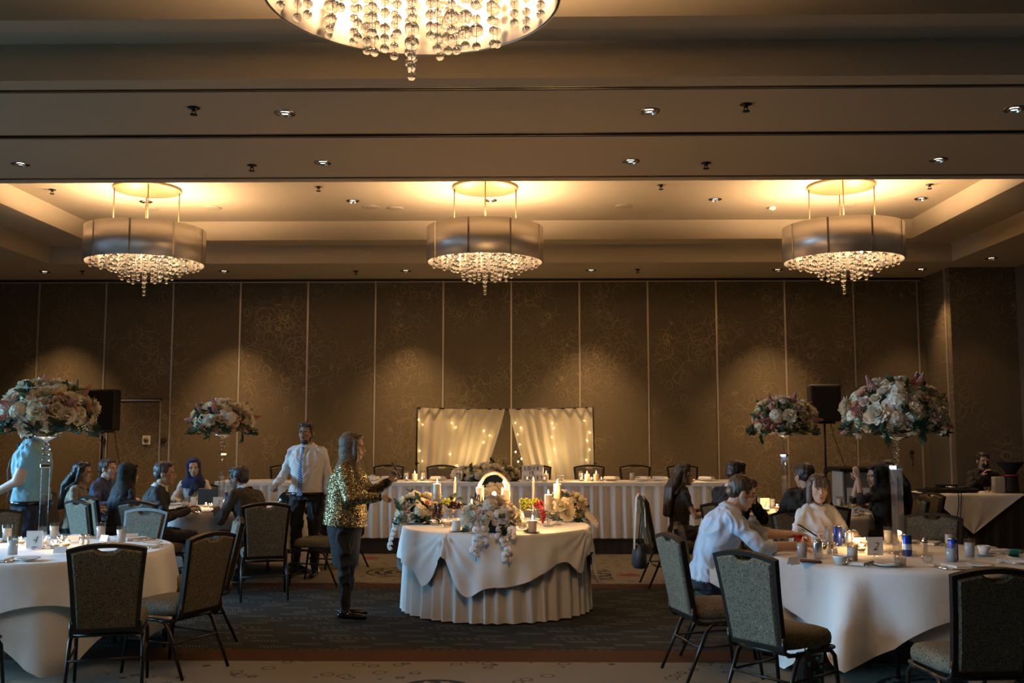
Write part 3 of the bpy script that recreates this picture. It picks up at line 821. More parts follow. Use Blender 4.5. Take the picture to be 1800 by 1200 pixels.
def make_stage():
    m = MB(); m.rbox(-5.2, 13.55, 0, 3.6, 15.75, .185, .01); t = thing('stage_platform', 'low black stage platform under the long head table', 'stage')
    m.build('deck', 'stage_black', t, False)
    m = MB(); m.box(-5.2, 13.53, .178, 3.6, 13.56, .20); m.build('edge_trim', 'frame', t, False)
    N = 700; path = [(-5.2 + 8.8 * k / N, 13.545) for k in range(N + 1)]
    pleated_skirt(path, .004, .178, .006, .12, 5, [(0, -1)] * (N + 1)).build('valance', 'stage_black', t)
    # four trestle tables end to end
    X0, X1, Y0, Y1, ZT = -4.28, 2.98, 13.62, 14.36, .945
    names = ['leftmost', 'second from left', 'third from left', 'rightmost']
    for i in range(4):
        a = X0 + (X1 - X0) * i / 4; b = X0 + (X1 - X0) * (i + 1) / 4
        t = thing('trestle_table', 'long folding table of the head table, %s of four' % names[i], 'table', ((a + b) / 2, (Y0 + Y1) / 2, .20), 0, 'head table trestles')
        w = (b - a) / 2 - .004; d = (Y1 - Y0) / 2
        m = MB(); m.rbox(-w, -d, ZT - .20 - .03, w, d, ZT - .20 - .004, .004); m.build('table_top', 'plywood', t, False)
        for sx in (-1, 1):
            for sy in (-1, 1):
                m = MB(); m.tube([(sx * (w - .15), sy * (d - .08), ZT - .23), (sx * (w - .15), sy * (d - .08), 0)], .014, 8); m.build('leg', 'frame', t)
    m = MB(); n = 120; rows = []
    for y, z in ((Y0 - .012, ZT - .05), (Y0 - .012, ZT + .002), (Y0, ZT + .008), ((Y0 + Y1) / 2, ZT + .008), (Y1, ZT + .008), (Y1 + .012, ZT - .2)):
        rows.append([(X0 - .01 + (X1 - X0 + .02) * k / n, y, z + .003 * math.sin(k * .7 + y) - .004 * abs(math.sin(2 * PI * k / n)) ) for k in range(n + 1)])
    m.grid(rows); o = m.build('head_tablecloth', 'white_linen_fine'); tag(o, 'white cloth over the top of the long head table', 'tablecloth')
    # pleated skirt with clip band, in runs
    N = 1900; per = 2 * .72 + (X1 - X0); path = []; nrm = []
    for k in range(N + 1):
        s_ = per * k / N
        if s_ < .72: path.append((X0 - .012, Y1 - s_)); nrm.append((-1, 0))
        elif s_ < .72 + X1 - X0: path.append((X0 + s_ - .72, Y0 - .014)); nrm.append((0, -1))
        else: path.append((X1 + .012, Y0 + s_ - .72 - (X1 - X0))); nrm.append((1, 0))
    sk = thing('head_table_skirt', 'long white pleated skirt along the front of the head table', 'table skirt')
    pleated_skirt(path, .205, ZT - .01, .034, .150, 9, nrm, False, 8).build('skirt_cloth', 'skirt_linen', sk)
    m = MB(); rows = [[(X0 + (X1 - X0) * k / 300, Y0 - .036 - .003 * math.sin(k * 1.9), z) for k in range(301)] for z in (ZT - .045, ZT + .001)]
    m.grid(rows); m.build('clip_band', 'white_linen', sk)
make_stage()

# ------------------------------------------------------------------ draped backdrop with fairy lights
def make_backdrop():
    y = 15.35; a, b = at_y(733, 720, y), at_y(1043, 718, y); z1 = 1.985; mid = at_y(890, 724, y).x
    t = thing('backdrop_stand', 'black pipe stand holding the pale curtains behind the head table', 'stand')
    for x in (a.x, b.x):
        m = MB(); m.tube([(x, y, .20), (x, y, 1.15)], .016, 10); m.tube([(x, y, 1.10), (x, y, z1 + .03)], .012, 10); m.build('upright', 'black_metal', t)
        m = MB(); m.lathe([(.0, 0), (.02, 0), (.028, .015), (.02, .05), (0, .05)], 12, M=Matrix.Translation((x, y, 1.13))); m.tube([(x, y, 1.155), (x + .05, y - .01, 1.155)], .006, 6); m.build('collar', 'black_plastic', t)
        m = MB()
        for k in range(3):
            an = 2 * PI * k / 3 + .5; m.tube([(x, y, .42), (x + .22 * math.cos(an), y + .22 * math.sin(an), .205)], .007, 6)
        m.build('foot_brace', 'black_metal', t)
    m = MB(); m.tube([(a.x, y, z1 + .012), (mid, y, z1 - .012), (b.x, y, z1 + .014)], .011, 10); m.build('crossbar', 'black_metal', t)
    # two curtains swept to the sides
    sheer = NT('sheer_curtain'); v = sheer.coord(); f, _ = sheer.noise(v, 500, 2)
    sheer.set(color=(.80, .74, .62), rough=.8); sheer.b.inputs['Alpha'].default_value = .80
    tr = sheer.node('ShaderNodeBsdfTranslucent'); tr.inputs[0].default_value = (.82, .74, .60, 1)
    mx = sheer.node('ShaderNodeMixShader'); mx.inputs[0].default_value = .45
    out = [n for n in sheer.n if n.type == 'OUTPUT_MATERIAL'][0]
    sheer.l.new(sheer.b.outputs[0], mx.inputs[1]); sheer.l.new(tr.outputs[0], mx.inputs[2]); sheer.l.new(mx.outputs[0], out.inputs[0]); sheer.bump(f, .1, .002)
    MATS['sheer'] = sheer.m
    def curtain(x0, x1, xb0, xb1, label, seed):
        nu, nv = 220, 26; rows = []
        for j in range(nv + 1):
            v_ = j / nv; row = []
            for i in range(nu + 1):
                u_ = i / nu
                xt = x0 + (x1 - x0) * u_; xb = xb0 + (xb1 - xb0) * u_
                s_ = v_ ** 1.15
                x = xt * (1 - s_) + xb * s_
                d = (.018 + .028 * v_) * (math.sin(u_ * 46 + seed + .8 * math.sin(u_ * 9)) + .5 * math.sin(u_ * 21 + seed * 2))
                sag = -.012 * math.sin(PI * u_)
                row.append((x, y - .02 + d * .8, (z1 + .02 + (-.022 + .0) * (u_ if x1 > x0 else u_)) * (1 - v_) + .24 * v_ + sag * (1 - v_)))
            rows.append(row)
        m = MB(); m.grid(rows); o = m.build('sheer_curtain', 'sheer'); tag(o, label, 'curtain', 'backdrop curtains')
    pb = lambda px: at_y(px, 830, y).x
    curtain(a.x + .02, mid - .02, pb(733) - .02, pb(845) - .20, 'left pale curtain of the backdrop swept open', 1.0)
    curtain(b.x - .02, mid + .04, pb(1045) + .02, pb(928) + .22, 'right pale curtain of the backdrop swept open', 4.0)
    # fairy light strings hanging behind the cloth
    glow('fairy_glow', (1.0, .66, .25), 30)
    bulb = MB(); bulb.ell((0, 0, 0), (.011, .011, .014), 8, 6); bme = bulb.mesh('fairy_bulb', 'fairy_glow')
    cols = [(741, (737, 746, 792, 810)), (798, (743, 751, 798, 818)), (857, (757, 765, 777)), (912, (743, 752, 763, 781, 794, 806, 811, 823, 831)), (972, (743, 752, 768, 790, 812)), (1034, (739, 760, 774, 790, 808))]
    for i, (px, ys) in enumerate(cols):
        inf = i == 3
        yy = y + .05
        t = thing('fairy_light_string', 'hanging string of warm fairy lights on the backdrop, %s' % ORD[i], 'string lights', (0, 0, 0), 0, 'fairy light strings')
        pts = [at_y(px, 722, yy)]; pos = []
        for k, q in enumerate(ys):
            p = at_y(px + (4 if k % 2 else -4) + random.uniform(-3, 3), q, yy); pos.append(p); pts.append(p)
        m = MB(); m.tube(pts, .0015, 4); m.build('light_wire', plain('wire_copper', (.45, .33, .2), .4, metal=.6), t)
        for p in pos: link('fairy_bulb', bme, t, p)
    for sx, ez in ((-.9, 1.3), (.35, 1.3)):
        add_light('fairy_light_glow', 'POINT', (sx, y + .22, ez), 9, (1.0, .68, .28), shadow_soft_size=.25)
make_backdrop()

# ------------------------------------------------------------------ loudspeakers on stands
def make_speakers():
    for (px, w, h, zt, z0, label, lab2) in ((181, .44, .64, 2.285, 1.65, 'black loudspeaker on the stand left of the pass door', 'black speaker stand left of the pass door'),
                                            (1449, .45, .57, 2.355, 1.79, 'black loudspeaker on the stand before the right wall panels', 'black speaker stand before the right wall panels')):
        y = 15.5; x = at_y(px, 730, y).x
        t = thing('loudspeaker', label, 'loudspeaker', (x, y, z0), R(6 if px < 900 else -5), 'loudspeakers')
        m = MB(); m.rbox(-w / 2, -.17, 0, w / 2, .17, h, .02); m.build('cabinet', 'black_plastic', t, False)
        m = MB(); m.rbox(-w / 2 + .02, -.182, .03, w / 2 - .02, -.168, h - .03, .005); m.build('grille', plain('speaker_grille_black', (.008, .008, .008), .9, spec=.15), t, False)
        m = MB(); m.box(-.014, -.186, .045, .014, -.181, .07); m.build('badge', 'silver', t, False)
        s_ = thing('speaker_stand', lab2, 'stand', (x, y, 0), 0, 'speaker stands')
        m = MB(); m.tube([(0, 0, .28), (0, 0, 1.05)], .02, 12); m.tube([(0, 0, 1.0), (0, 0, z0 - .03)], .016, 12); m.build('pole', 'black_metal', s_)
        m = MB(); m.lathe([(0, 0), (.03, 0), (.035, .02), (.03, .07), (0, .07)], 14, M=Matrix.Translation((0, 0, 1.0))); m.tube([(0, 0, 1.03), (.07, -.02, 1.03)], .008, 8); m.ell((.075, -.02, 1.03), (.018, .018, .018), 8, 6); m.build('clamp', 'black_plastic', s_)
        m = MB(); m.rbox(-.14, -.11, z0 - .035, .14, .11, z0 - .002, .006); m.build('mount_plate', 'black_metal', s_, False)
        for k in range(3):
            an = 2 * PI * k / 3 + .9; m = MB(); m.tube([(0, 0, .62), (.48 * math.cos(an), .48 * math.sin(an), .015)], .011, 8); m.tube([(0, 0, .3), (.24 * math.cos(an), .24 * math.sin(an), .31)], .008, 6); m.build('leg', 'black_metal', s_)
        sg = 1 if px < 900 else 1
        m = MB(); m.tube([(x + .12, y + .15, z0 + .05), (x + .18, y + .12, z0 - .25), (x + .33, y + .05, z0 - .75), (x + .44, y, z0 - 1.1), (x + .62, y - .05, .02), (x + 1.0, y - .1, .012)], .006, 6)
        o = m.build('speaker_cable', 'black_plastic'); tag(o, 'thin black cable hanging from the loudspeaker %s' % ('left of the pass door' if px < 900 else 'before the right wall panels'), 'cable', 'speaker cables')
make_speakers()

# ------------------------------------------------------------------ DJ table, lectern
SHEET = {}
def make_dj():
    y0, y1, zt = 14.25, 14.85, .76; xa, xb = 5.58, 6.93; cx = (xa + xb) / 2
    t = thing('trestle_table', 'folding table of the music corner under black cloth', 'table', (cx, (y0 + y1) / 2, 0))
    m = MB(); m.rbox(xa - cx, -.3, .725, xb - cx, .3, .755, .004); m.build('table_top', 'plywood', t, False)
    for sx in (-1, 1):
        for sy in (-1, 1):
            m = MB(); m.tube([(sx * .55, sy * .24, .725), (sx * .55, sy * .24, 0)], .014, 8); m.build('leg', 'frame', t)
    N = 500; per = .6 * 2 + (xb - xa); path, nrm = [], []
    for k in range(N + 1):
        s_ = per * k / N
        if s_ < .6: path.append((xa - .012, y1 - s_)); nrm.append((-1, 0))
        elif s_ < .6 + xb - xa: path.append((xa + s_ - .6, y0 - .012)); nrm.append((0, -1))
        else: path.append((xb + .012, y0 + s_ - .6 - (xb - xa))); nrm.append((1, 0))
    o = pleated_skirt(path, .01, .75, .012, .16, 4, nrm).build('table_skirt', 'black_cloth'); tag(o, 'black floor length cloth around the music table', 'table skirt')
    # white square laid cornerwise
    tip = at_y(1710, 937, y0 - .04); half = .62; rows = []; nx = 40
    zt = .765
    for j in range(25):
        v_ = j / 24; row = []
        w = (xb - xa) / 2 + .03 - max(0, v_ - .30) / .70 * ((xb - xa) / 2 - .06)
        for i in range(nx + 1):
            u_ = -1 + 2 * i / nx
            if v_ <= .30: yy, zz = y1 - (y1 - y0 + .045) * v_ / .30, zt
            else: yy, zz = y0 - .045 - .02 * (v_ - .3) - .006 * math.sin(u_ * 7) * v_, zt - .006 - (zt - tip.z) * (v_ - .30) / .70
            ww = w if v_ <= .30 else ((xb - xa) / 2 + .0) * (1 - (v_ - .30) / .70)
            row.append((cx + u_ * ww + (tip.x - cx) * max(0, v_ - .3) / .7, yy, zz + .002 * math.sin(u_ * 15 + v_ * 9)))
        rows.append(row)
    m = MB(); m.grid(rows); o = m.build('corner_cloth', 'white_linen_fine'); tag(o, 'white cloth laid cornerwise with its point hanging before the music table', 'tablecloth')
    z = .772
    t = thing('dj_controller', 'low black mixing console on the white cornerwise cloth', 'mixer', (6.02, 14.50, z))
    m = MB(); m.rbox(-.42, -.16, 0, .34, .16, .055, .008); m.build('console_body', 'black_plastic', t, False)
    for sx in (-.24, .18):
        m = MB(); m.lathe([(0, .075), (.105, .075), (.11, .068), (.11, .055)], 28, M=Matrix.Translation((sx, 0, 0))); m.build('jog_wheel', 'black_metal', t)
    m = MB()
    for k in range(6): m.lathe([(0, .085), (.012, .085), (.014, .055)], 8, M=Matrix.Translation((-.03 + (k % 2) * .05, -.1 + .07 * (k // 2), 0)))
    m.build('knobs', 'silver', t)
    m = MB(); m.rbox(-.15, .13, .055, .17, .15, .10, .004); m.build('display', plain('screen_dark', (.01, .012, .014), .15), t, False)
    for k, (px, hh) in enumerate(((1733, .085), (1745, .11))):
        p = at_y(px, 866, 14.4); m = MB(); m.shell([(0, .004), (.034, .004), (.038, hh), (.041, hh), (.037, 0), (0, 0)], 18); o = m.build('drinking_glass', 'clear_glass', None, True, (p.x, 14.36, z)); tag(o, ('short' if k == 0 else 'tall') + ' clear glass beside the mixing console', 'glass', 'glasses on the music table')
    p = at_y(1757, 866, 14.4)
    t = thing('amplifier_box', 'small grey box standing beside the red rimmed black lamp', 'box', (p.x, 14.42, z)); m = MB(); m.rbox(-.075, -.06, 0, .075, .06, .22, .008); m.build('case', plain('case_grey', (.42, .38, .33), .6), t, False)
    m = MB(); m.box(-.06, -.064, .02, .06, -.059, .20); m.build('front_plate', plain('plate_grey', (.5, .46, .40), .5), t, False)
    p = at_y(1778, 866, 14.4)
    t = thing('effect_light', 'black flared stage light with red ring on the music table', 'stage light', (p.x, 14.4, z))
    m = MB(); m.lathe([(0, 0), (.115, 0), (.105, .03), (.09, .22), (.085, .23)], 24); m.build('pedestal', 'black_plastic', t)
    m = MB(); m.shell([(.085, .228), (.11, .232), (.112, .25), (.085, .255)], 24); m.build('ring', plain('dull_red', (.22, .015, .015), .5), t)
    m = MB(); m.shell([(.06, .25), (.10, .32), (.185, .42), (.19, .44), (.175, .44), (.09, .33), (.05, .26)], 24); m.build('horn', 'black_plastic', t)
    m = MB(); m.tube([(6.01, y0 - .05, .775), (6.0, y0 - .075, .70), (5.99, y0 - .09, .58), (5.955, y0 - .085, .40), (5.94, y0 - .08, .2)], .006, 6); m.tube([(6.05, y0 - .05, .775), (6.04, y0 - .075, .70), (6.02, y0 - .09, .55), (6.0, y0 - .085, .35), (6.01, y0 - .08, .2)], .006, 6)
    o = m.build('power_cable', 'black_plastic'); tag(o, 'looped black cable hanging over the front of the music table', 'cable')
    # lectern with a printed sheet
    y = 13.3; a = at_y(1478, 820, y); b = at_y(1547, 820, y); cx = (a.x + b.x) / 2; w = (b.x - a.x) / 2
    t = thing('lectern', 'grey lectern with black top and a printed sheet behind table one', 'lectern', (cx, y, 0), R(4))
    m = MB(); m.rbox(-w, -.03, .06, w, .30, 1.10, .01); m.build('front_panel', plain('lectern_grey', (.20, .185, .165), .55), t, False)
    m = MB(); m.rbox(-w - .015, -.045, .06, -w + .02, .31, 1.11, .006); m.rbox(w - .02, -.045, .06, w + .015, .31, 1.11, .006); m.build('side_post', plain('lectern_post', (.46, .44, .41), .4), t, False)
    m = MB(); m.rbox(-w - .07, -.10, 1.115, w + .07, .34, 1.165, .01); m.build('top', 'black_plastic', t, False)
    m = MB(); m.rbox(-w - .03, -.06, 0, w + .03, .34, .06, .01); m.build('base', 'black_plastic', t, False)
    m = MB(); m.box(-w + .05, -.040, .42, w - .06, -.034, .90); sh = m.build('paper_sheet', 'card_white', t, False)
    SHEET.update(t=t, w=w)
    # wall phone-like hanger on the end panel
    p = at_y(1603, 794, YB - .03)
    t = thing('wall_latch', 'small dark latch with a hanging cord on the last wall panel', 'latch', (p.x, YB - .03, p.z))
    m = MB(); m.lathe([(0, -.02), (.03, -.02), (.036, 0)], 16, M=Matrix.Rotation(-PI / 2, 4, 'X')); m.build('disc', 'black_plastic', t)
    m = MB(); m.tube([(0, -.012, -.03), (.01, -.012, -.12), (.004, -.012, -.2)], .004, 5); m.ell((.004, -.012, -.21), (.012, .012, .018), 8, 6); m.build('cord', 'black_plastic', t)
make_dj()

# ================================================================== flowers
def petal(m, base, out, up, w, L, curl, mi=0, nu=3, nv=4, cup=.25):
    # a petal patch growing from base along 'up' and leaning along 'out'
    base, out, up = Vector(base), Vector(out).normalized(), Vector(up).normalized(); side = up.cross(out).normalized()
    rows = []
    for j in range(nv + 1):
        t = j / nv; wid = w * (math.sin(PI * min(1, .18 + .72 * t)) ** .7) * .5
        c = base + up * (L * t * math.cos(curl * t)) + out * (L * t * math.sin(curl * t))
        rows.append([c + side * (wid * (2 * i / nu - 1)) + (-out) * (-cup * wid * (1 - (2 * i / nu - 1) ** 2)) for i in range(nu + 1)])
    m.grid(rows, mi)
def flower_meshes():
    F = {}
    def petal_mat(name, c1, c2, sc=14):
        t = NT(name); v = t.coord(); f, _ = t.noise(v, sc, 2); t.set(color=t.mix(f, c1, c2), rough=.6, sss=.0)
        tr = t.node('ShaderNodeBsdfTranslucent'); tr.inputs[0].default_value = (*c1, 1); mx = t.node('ShaderNodeMixShader'); mx.inputs[0].default_value = .25
        out = [n for n in t.n if n.type == 'OUTPUT_MATERIAL'][0]; t.l.new(t.b.outputs[0], mx.inputs[1]); t.l.new(tr.outputs[0], mx.inputs[2]); t.l.new(mx.outputs[0], out.inputs[0])
        MATS[name] = t.m
    petal_mat('petal_white', (.90, .82, .68), (.80, .70, .54)); petal_mat('petal_cream', (.88, .80, .60), (.82, .70, .46))
    petal_mat('petal_peach', (.86, .55, .38), (.80, .42, .28)); petal_mat('petal_blush', (.86, .68, .58), (.80, .58, .48))
    petal_mat('petal_orchid', (.88, .84, .84), (.82, .74, .74)); petal_mat('plume_pink', (.62, .25, .24), (.70, .36, .33), 60)
    petal_mat('leaf_green', (.055, .10, .045), (.03, .06, .03), 25); petal_mat('leaf_deep', (.03, .055, .03), (.02, .04, .022), 25)
    plain('orchid_lip', (.75, .55, .15), .5)
    def rose(mat, r_=.036, layers=((3, .1, .35), (4, .25, .55), (5, .5, .8), (6, .85, 1.0))):
        m = MB(); rnd = random.Random(5)
        for n, curl, sz in layers:
            for k in range(n):
                a = 2 * PI * k / n + sz * 4
                o = Vector((math.cos(a), math.sin(a), 0)); petal(m, o * (r_ * .28 * sz) - Vector((0, 0, r_ * .55)), o, (0, 0, 1), r_ * 1.5 * sz + .008, r_ * (1.35 - .15 * sz), curl, 0, 3, 4, .35)
        m.ell((0, 0, -r_ * .15), (r_ * .45, r_ * .45, r_ * .5), 8, 6)
        return m.mesh('rose', mat)
    F['rose_white'] = rose('petal_white'); F['rose_cream'] = rose('petal_cream'); F['rose_peach'] = rose('petal_peach', .030); F['rose_blush'] = rose('petal_blush', .032)
    def peony(mat, r_=.055):
        m = MB(); rnd = random.Random(9)
        for k in range(34):
            zf = 1 - 1.25 * k / 34; a = k * 2.4; s_ = math.sqrt(max(0, 1 - zf * zf)); o = Vector((math.cos(a) * s_, math.sin(a) * s_, zf * .8))
            petal(m, o * r_ * .35, Vector((math.cos(a), math.sin(a), .2)), o + Vector((0, 0, .6)), r_ * rnd.uniform(.7, 1.0), r_ * rnd.uniform(.75, .95), .5 * (1 - zf) + rnd.uniform(-.2, .3), 0, 3, 3, .4)
        m.ell((0, 0, 0), (r_ * .6, r_ * .6, r_ * .5), 10, 6)
        return m.mesh('peony', mat)
    F['peony_white'] = peony('petal_white'); F['peony_cream'] = peony('petal_cream'); F['peony_blush'] = peony('petal_blush', .05)
    def hydrangea(mat, r_=.075):
        m = MB(); rnd = random.Random(3); n = 60
        for k in range(n):
            zf = 1 - 1.5 * (k + .5) / n; a = k * 2.39996; s_ = math.sqrt(max(0, 1 - zf * zf)); d = Vector((math.cos(a) * s_, math.sin(a) * s_, zf)) ; d.normalize()
            x = d.orthogonal().normalized(); y = d.cross(x); c = d * r_ * rnd.uniform(.9, 1.03); q = rnd.uniform(0, 1.5); f_ = r_ * .25
            for e in range(4):
                t = q + e * PI / 2; u_ = x * math.cos(t) + y * math.sin(t); w_ = x * -math.sin(t) + y * math.cos(t)
                m.add([c, c + u_ * f_ * .6 + w_ * f_ * .5 + d * .006, c + u_ * f_ * 1.15 + d * rnd.uniform(-.004, .006), c + u_ * f_ * .6 - w_ * f_ * .5 + d * .006], [(0, 1, 2, 3)])
        m.ell((0, 0, 0), (r_ * .86, r_ * .86, r_ * .86), 12, 8)
        return m.mesh('hydrangea', mat)
    F['hydrangea_white'] = hydrangea('petal_white'); F['hydrangea_cream'] = hydrangea('petal_cream', .065)
    m = MB(); r_ = .045
    for a, L, w in ((90, 1.0, .7), (210, 1.0, .65), (330, 1.0, .65), (20, 1.05, 1.25), (160, 1.05, 1.25)):
        o = Vector((math.cos(R(a)), math.sin(R(a)), 0)); petal(m, o * .004, Vector((0, 0, 1)), o, r_ * w, r_ * L, -.35, 0, 3, 4, .15)
    m.ell((0, -.006, .008), (.009, .010, .010), 8, 6, 1); F['orchid'] = m.mesh('orchid_bloom', ['petal_orchid', 'orchid_lip'])
    m = MB(); rnd = random.Random(4)
    for k in range(80):
        t = k / 80; rr = .028 * (1 - t) + .003; a = k * 2.4; m.ell((rr * math.cos(a), rr * math.sin(a), .11 * t), (.006, .006, .007), 4, 3)
    m.tube([(0, 0, -.06), (0, 0, .1)], .002, 4); F['plume'] = m.mesh('astilbe_plume', 'plume_pink')
    def sprig(mat, L=.16, n=9, lw=.024, ll=.055, droop=.5, seed=1):
        m = MB(); rnd = random.Random(seed); pts = []
        for k in range(8):
            t = k / 7; pts.append(Vector((0, L * t * math.cos(droop * t) * .6, L * t * (1 - droop * t))))
        m.tube(pts, .0022, 4)
        for k in range(n):
            t = .2 + .8 * k / (n - 1); i = min(6, int(t * 7)); p = pts[i].lerp(pts[i + 1], t * 7 - i); d = (pts[i + 1] - pts[i]).normalized()
            s_ = 1 if k % 2 else -1; out = Vector((s_, .15, .25 + rnd.uniform(-.3, .3))).normalized(); up = (d * .6 + out * .9).normalized()
            petal(m, p, Vector((0, .5, 1)), up, lw, ll * rnd.uniform(.8, 1.15), .25, 0, 2, 3, .2)
        return m.mesh('leaf_sprig', mat)
    F['sprig'] = sprig('leaf_green'); F['sprig2'] = sprig('leaf_deep', .20, 11, .020, .05, .9, 4); F['sprig3'] = sprig('leaf_green', .26, 15, .014, .036, 1.3, 8)
    m = MB(); petal(m, (0, 0, 0), (0, 1, 0), (0, 0, 1), .055, .11, .5, 0, 3, 5, .25); F['leaf'] = m.mesh('large_leaf', 'leaf_deep')
    return F
FL = flower_meshes()
PART = {'rose_white': 'rose', 'rose_cream': 'rose', 'rose_peach': 'rose', 'rose_blush': 'rose', 'peony_white': 'peony', 'peony_cream': 'peony', 'peony_blush': 'peony',
        'hydrangea_white': 'hydrangea', 'hydrangea_cream': 'hydrangea', 'orchid': 'orchid', 'plume': 'astilbe_plume', 'sprig': 'leaf_sprig', 'sprig2': 'leaf_sprig', 'sprig3': 'leaf_sprig', 'leaf': 'large_leaf'}
def orient(n, spin=0.0):
    n = Vector(n).normalized(); return (n.to_track_quat('Z', 'Y') @ Matrix.Rotation(spin, 3, 'Z').to_quaternion())
def put(t, kind, p, n, spin, sc=1.0):
    o = link(PART[kind], FL[kind], t, p, None, sc); o.rotation_mode = 'QUATERNION'; o.rotation_quaternion = orient(n, spin); return o
def dome(t, c, rad, counts, seed, zmin=-.45, greens=30, squash=1.0, hang=14, core=True):
    """blossoms over an ellipsoid round c; bigger kinds keep their distance"""
    rnd = random.Random(seed); placed = []; c = Vector(c)
    size = {'hydrangea_white': .085, 'hydrangea_cream': .075, 'peony_white': .06, 'peony_cream': .06, 'peony_blush': .055, 'rose_white': .045, 'rose_cream': .045, 'rose_peach': .037, 'rose_blush': .038, 'orchid': .05, 'plume': .045}
    scale = max(rad) / .33
    for kind, n in counts:
        for _ in range(n):
            for _try in range(60):
                zf = rnd.uniform(zmin, 1); a = rnd.uniform(0, 2 * PI); s_ = math.sqrt(1 - zf * zf); d = Vector((s_ * math.cos(a), s_ * math.sin(a), zf))
                p = Vector((d.x * rad[0], d.y * rad[1], d.z * rad[2])); sz = size[kind]
                if all((p - q).length > (sz + s2) * .66 for q, s2 in placed): break
            else: continue
            placed.append((p, sz)); nrm = Vector((d.x / rad[0], d.y / rad[1], d.z / rad[2] * 1.0)).normalized()
            k = .86 if kind[:4] == 'hydr' else (1.0 if kind != 'plume' else .98)
            put(t, kind, c + p * k + Vector((0, 0, 0)), (nrm + Vector((rnd.uniform(-.2, .2), rnd.uniform(-.2, .2), rnd.uniform(-.1, .25)))), rnd.uniform(0, 6.28), rnd.uniform(.88, 1.12))
    for k in range(greens):
        zf = rnd.uniform(-.6, .9); a = rnd.uniform(0, 2 * PI); s_ = math.sqrt(1 - zf * zf); d = Vector((s_ * math.cos(a), s_ * math.sin(a), zf))
        put(t, rnd.choice(('sprig', 'sprig', 'sprig2', 'leaf')), c + Vector((d.x * rad[0], d.y * rad[1], d.z * rad[2])) * .80, d + Vector((0, 0, rnd.uniform(-.3, .4))), rnd.uniform(0, 6.28), rnd.uniform(.8, 1.15))
    for k in range(hang):
        a = 2 * PI * k / hang + rnd.uniform(-.2, .2); d = Vector((math.cos(a), math.sin(a), rnd.uniform(-2.0, -.6)))
        put(t, rnd.choice(('sprig2', 'sprig3', 'sprig3', 'sprig3')), c + Vector((math.cos(a) * rad[0] * .78, math.sin(a) * rad[1] * .78, -rad[2] * .50)), d, rnd.uniform(-.6, .6), rnd.uniform(.95, 1.4))
    if core:
        m = MB(); m.ell(c, (rad[0] * .74, rad[1] * .74, rad[2] * .66), 16, 10); m.build('moss_core', 'leaf_deep', t)

def text_mesh(name, body, size, mat, parent=None, loc=(0, 0, 0), rot=(PI / 2, 0, 0), shear=0.0, align='CENTER', extr=.0004, bold=0.0):
    cu = bpy.data.curves.new(name, 'FONT'); cu.body = body; cu.size = size; cu.align_x = align; cu.extrude = extr; cu.shear = shear; cu.offset = bold
    ob = bpy.data.objects.new(name + '_src', cu); COL.objects.link(ob)
    bpy.context.view_layer.update()
    me = bpy.data.meshes.new_from_object(ob.evaluated_get(bpy.context.evaluated_depsgraph_get())); me.name = name
    bpy.data.objects.remove(ob); bpy.data.curves.remove(cu)
    me.materials.clear(); me.materials.append(MATS[mat]); return link(name, me, parent, loc, rot)

def make_tall_centrepieces():
    for k, (x, y, r_) in TABLES.items():
        z = .757; seed = {'four': 1, 'two': 2, 'three': 3, 'one': 4}[k]
        t = thing('tall_centrepiece', 'tall crystal stand crowned with white and peach flowers on table number %s' % k, 'centrepiece', (x, y, z), R(12 + 9 * seed), 'tall flower centrepieces')
        m = MB(); m.rbox(-.075, -.075, 0, .075, .075, .018, .005); m.build('base_plate', 'crystal', t, False)
        m = MB()
        h0, h1 = .018, .60; w = .030; th = .0035
        for a, b in (((-w, -w), (w, -w + th)), ((-w, w - th), (w, w)), ((-w, -w + th), (-w + th, w - th)), ((w - th, -w + th), (w, w - th))): m.box(a[0], a[1], h0, b[0], b[1], h1)
        m.build('column', 'crystal', t, False)
        m = MB(); m.rbox(-.034, -.034, .60, .034, .034, .628, .004); m.build('collar', 'silver', t, False)
        for q, (zz, rr) in enumerate(((.655, .028), (.70, .024), (.738, .030), (.776, .020))):
            m = MB(); m.ell((0, 0, zz), (rr, rr, rr * .9), 16, 10); m.build('crystal_ball', 'crystal', t)
        m = MB(); m.lathe([(0, .79), (.03, .80), (.09, .825), (.11, .84), (0, .84)], 20); m.build('flower_plate', 'silver', t)
        rnd = random.Random(seed); gb = MB(); gb.ell((0, 0, 0), (.013, .013, .013), 10, 7); gm = gb.mesh('garland_crystal', 'crystal')
        for q in range(22):
            a = q * .62; rr = .085 + .035 * ((q * 7) % 5) / 5; link('garland_crystal', gm, t, (rr * math.cos(a), rr * math.sin(a), .0135))
        dome(t, (0, 0, 1.0), (.325, .325, .225), [('hydrangea_white', 7), ('hydrangea_cream', 5), ('peony_white', 9), ('peony_cream', 8), ('rose_cream', 12), ('rose_white', 8), ('rose_peach', 8), ('rose_blush', 8), ('plume', 11), ('orchid', 5)], 100 + seed, -.45, 40, 1, 34)
make_tall_centrepieces()

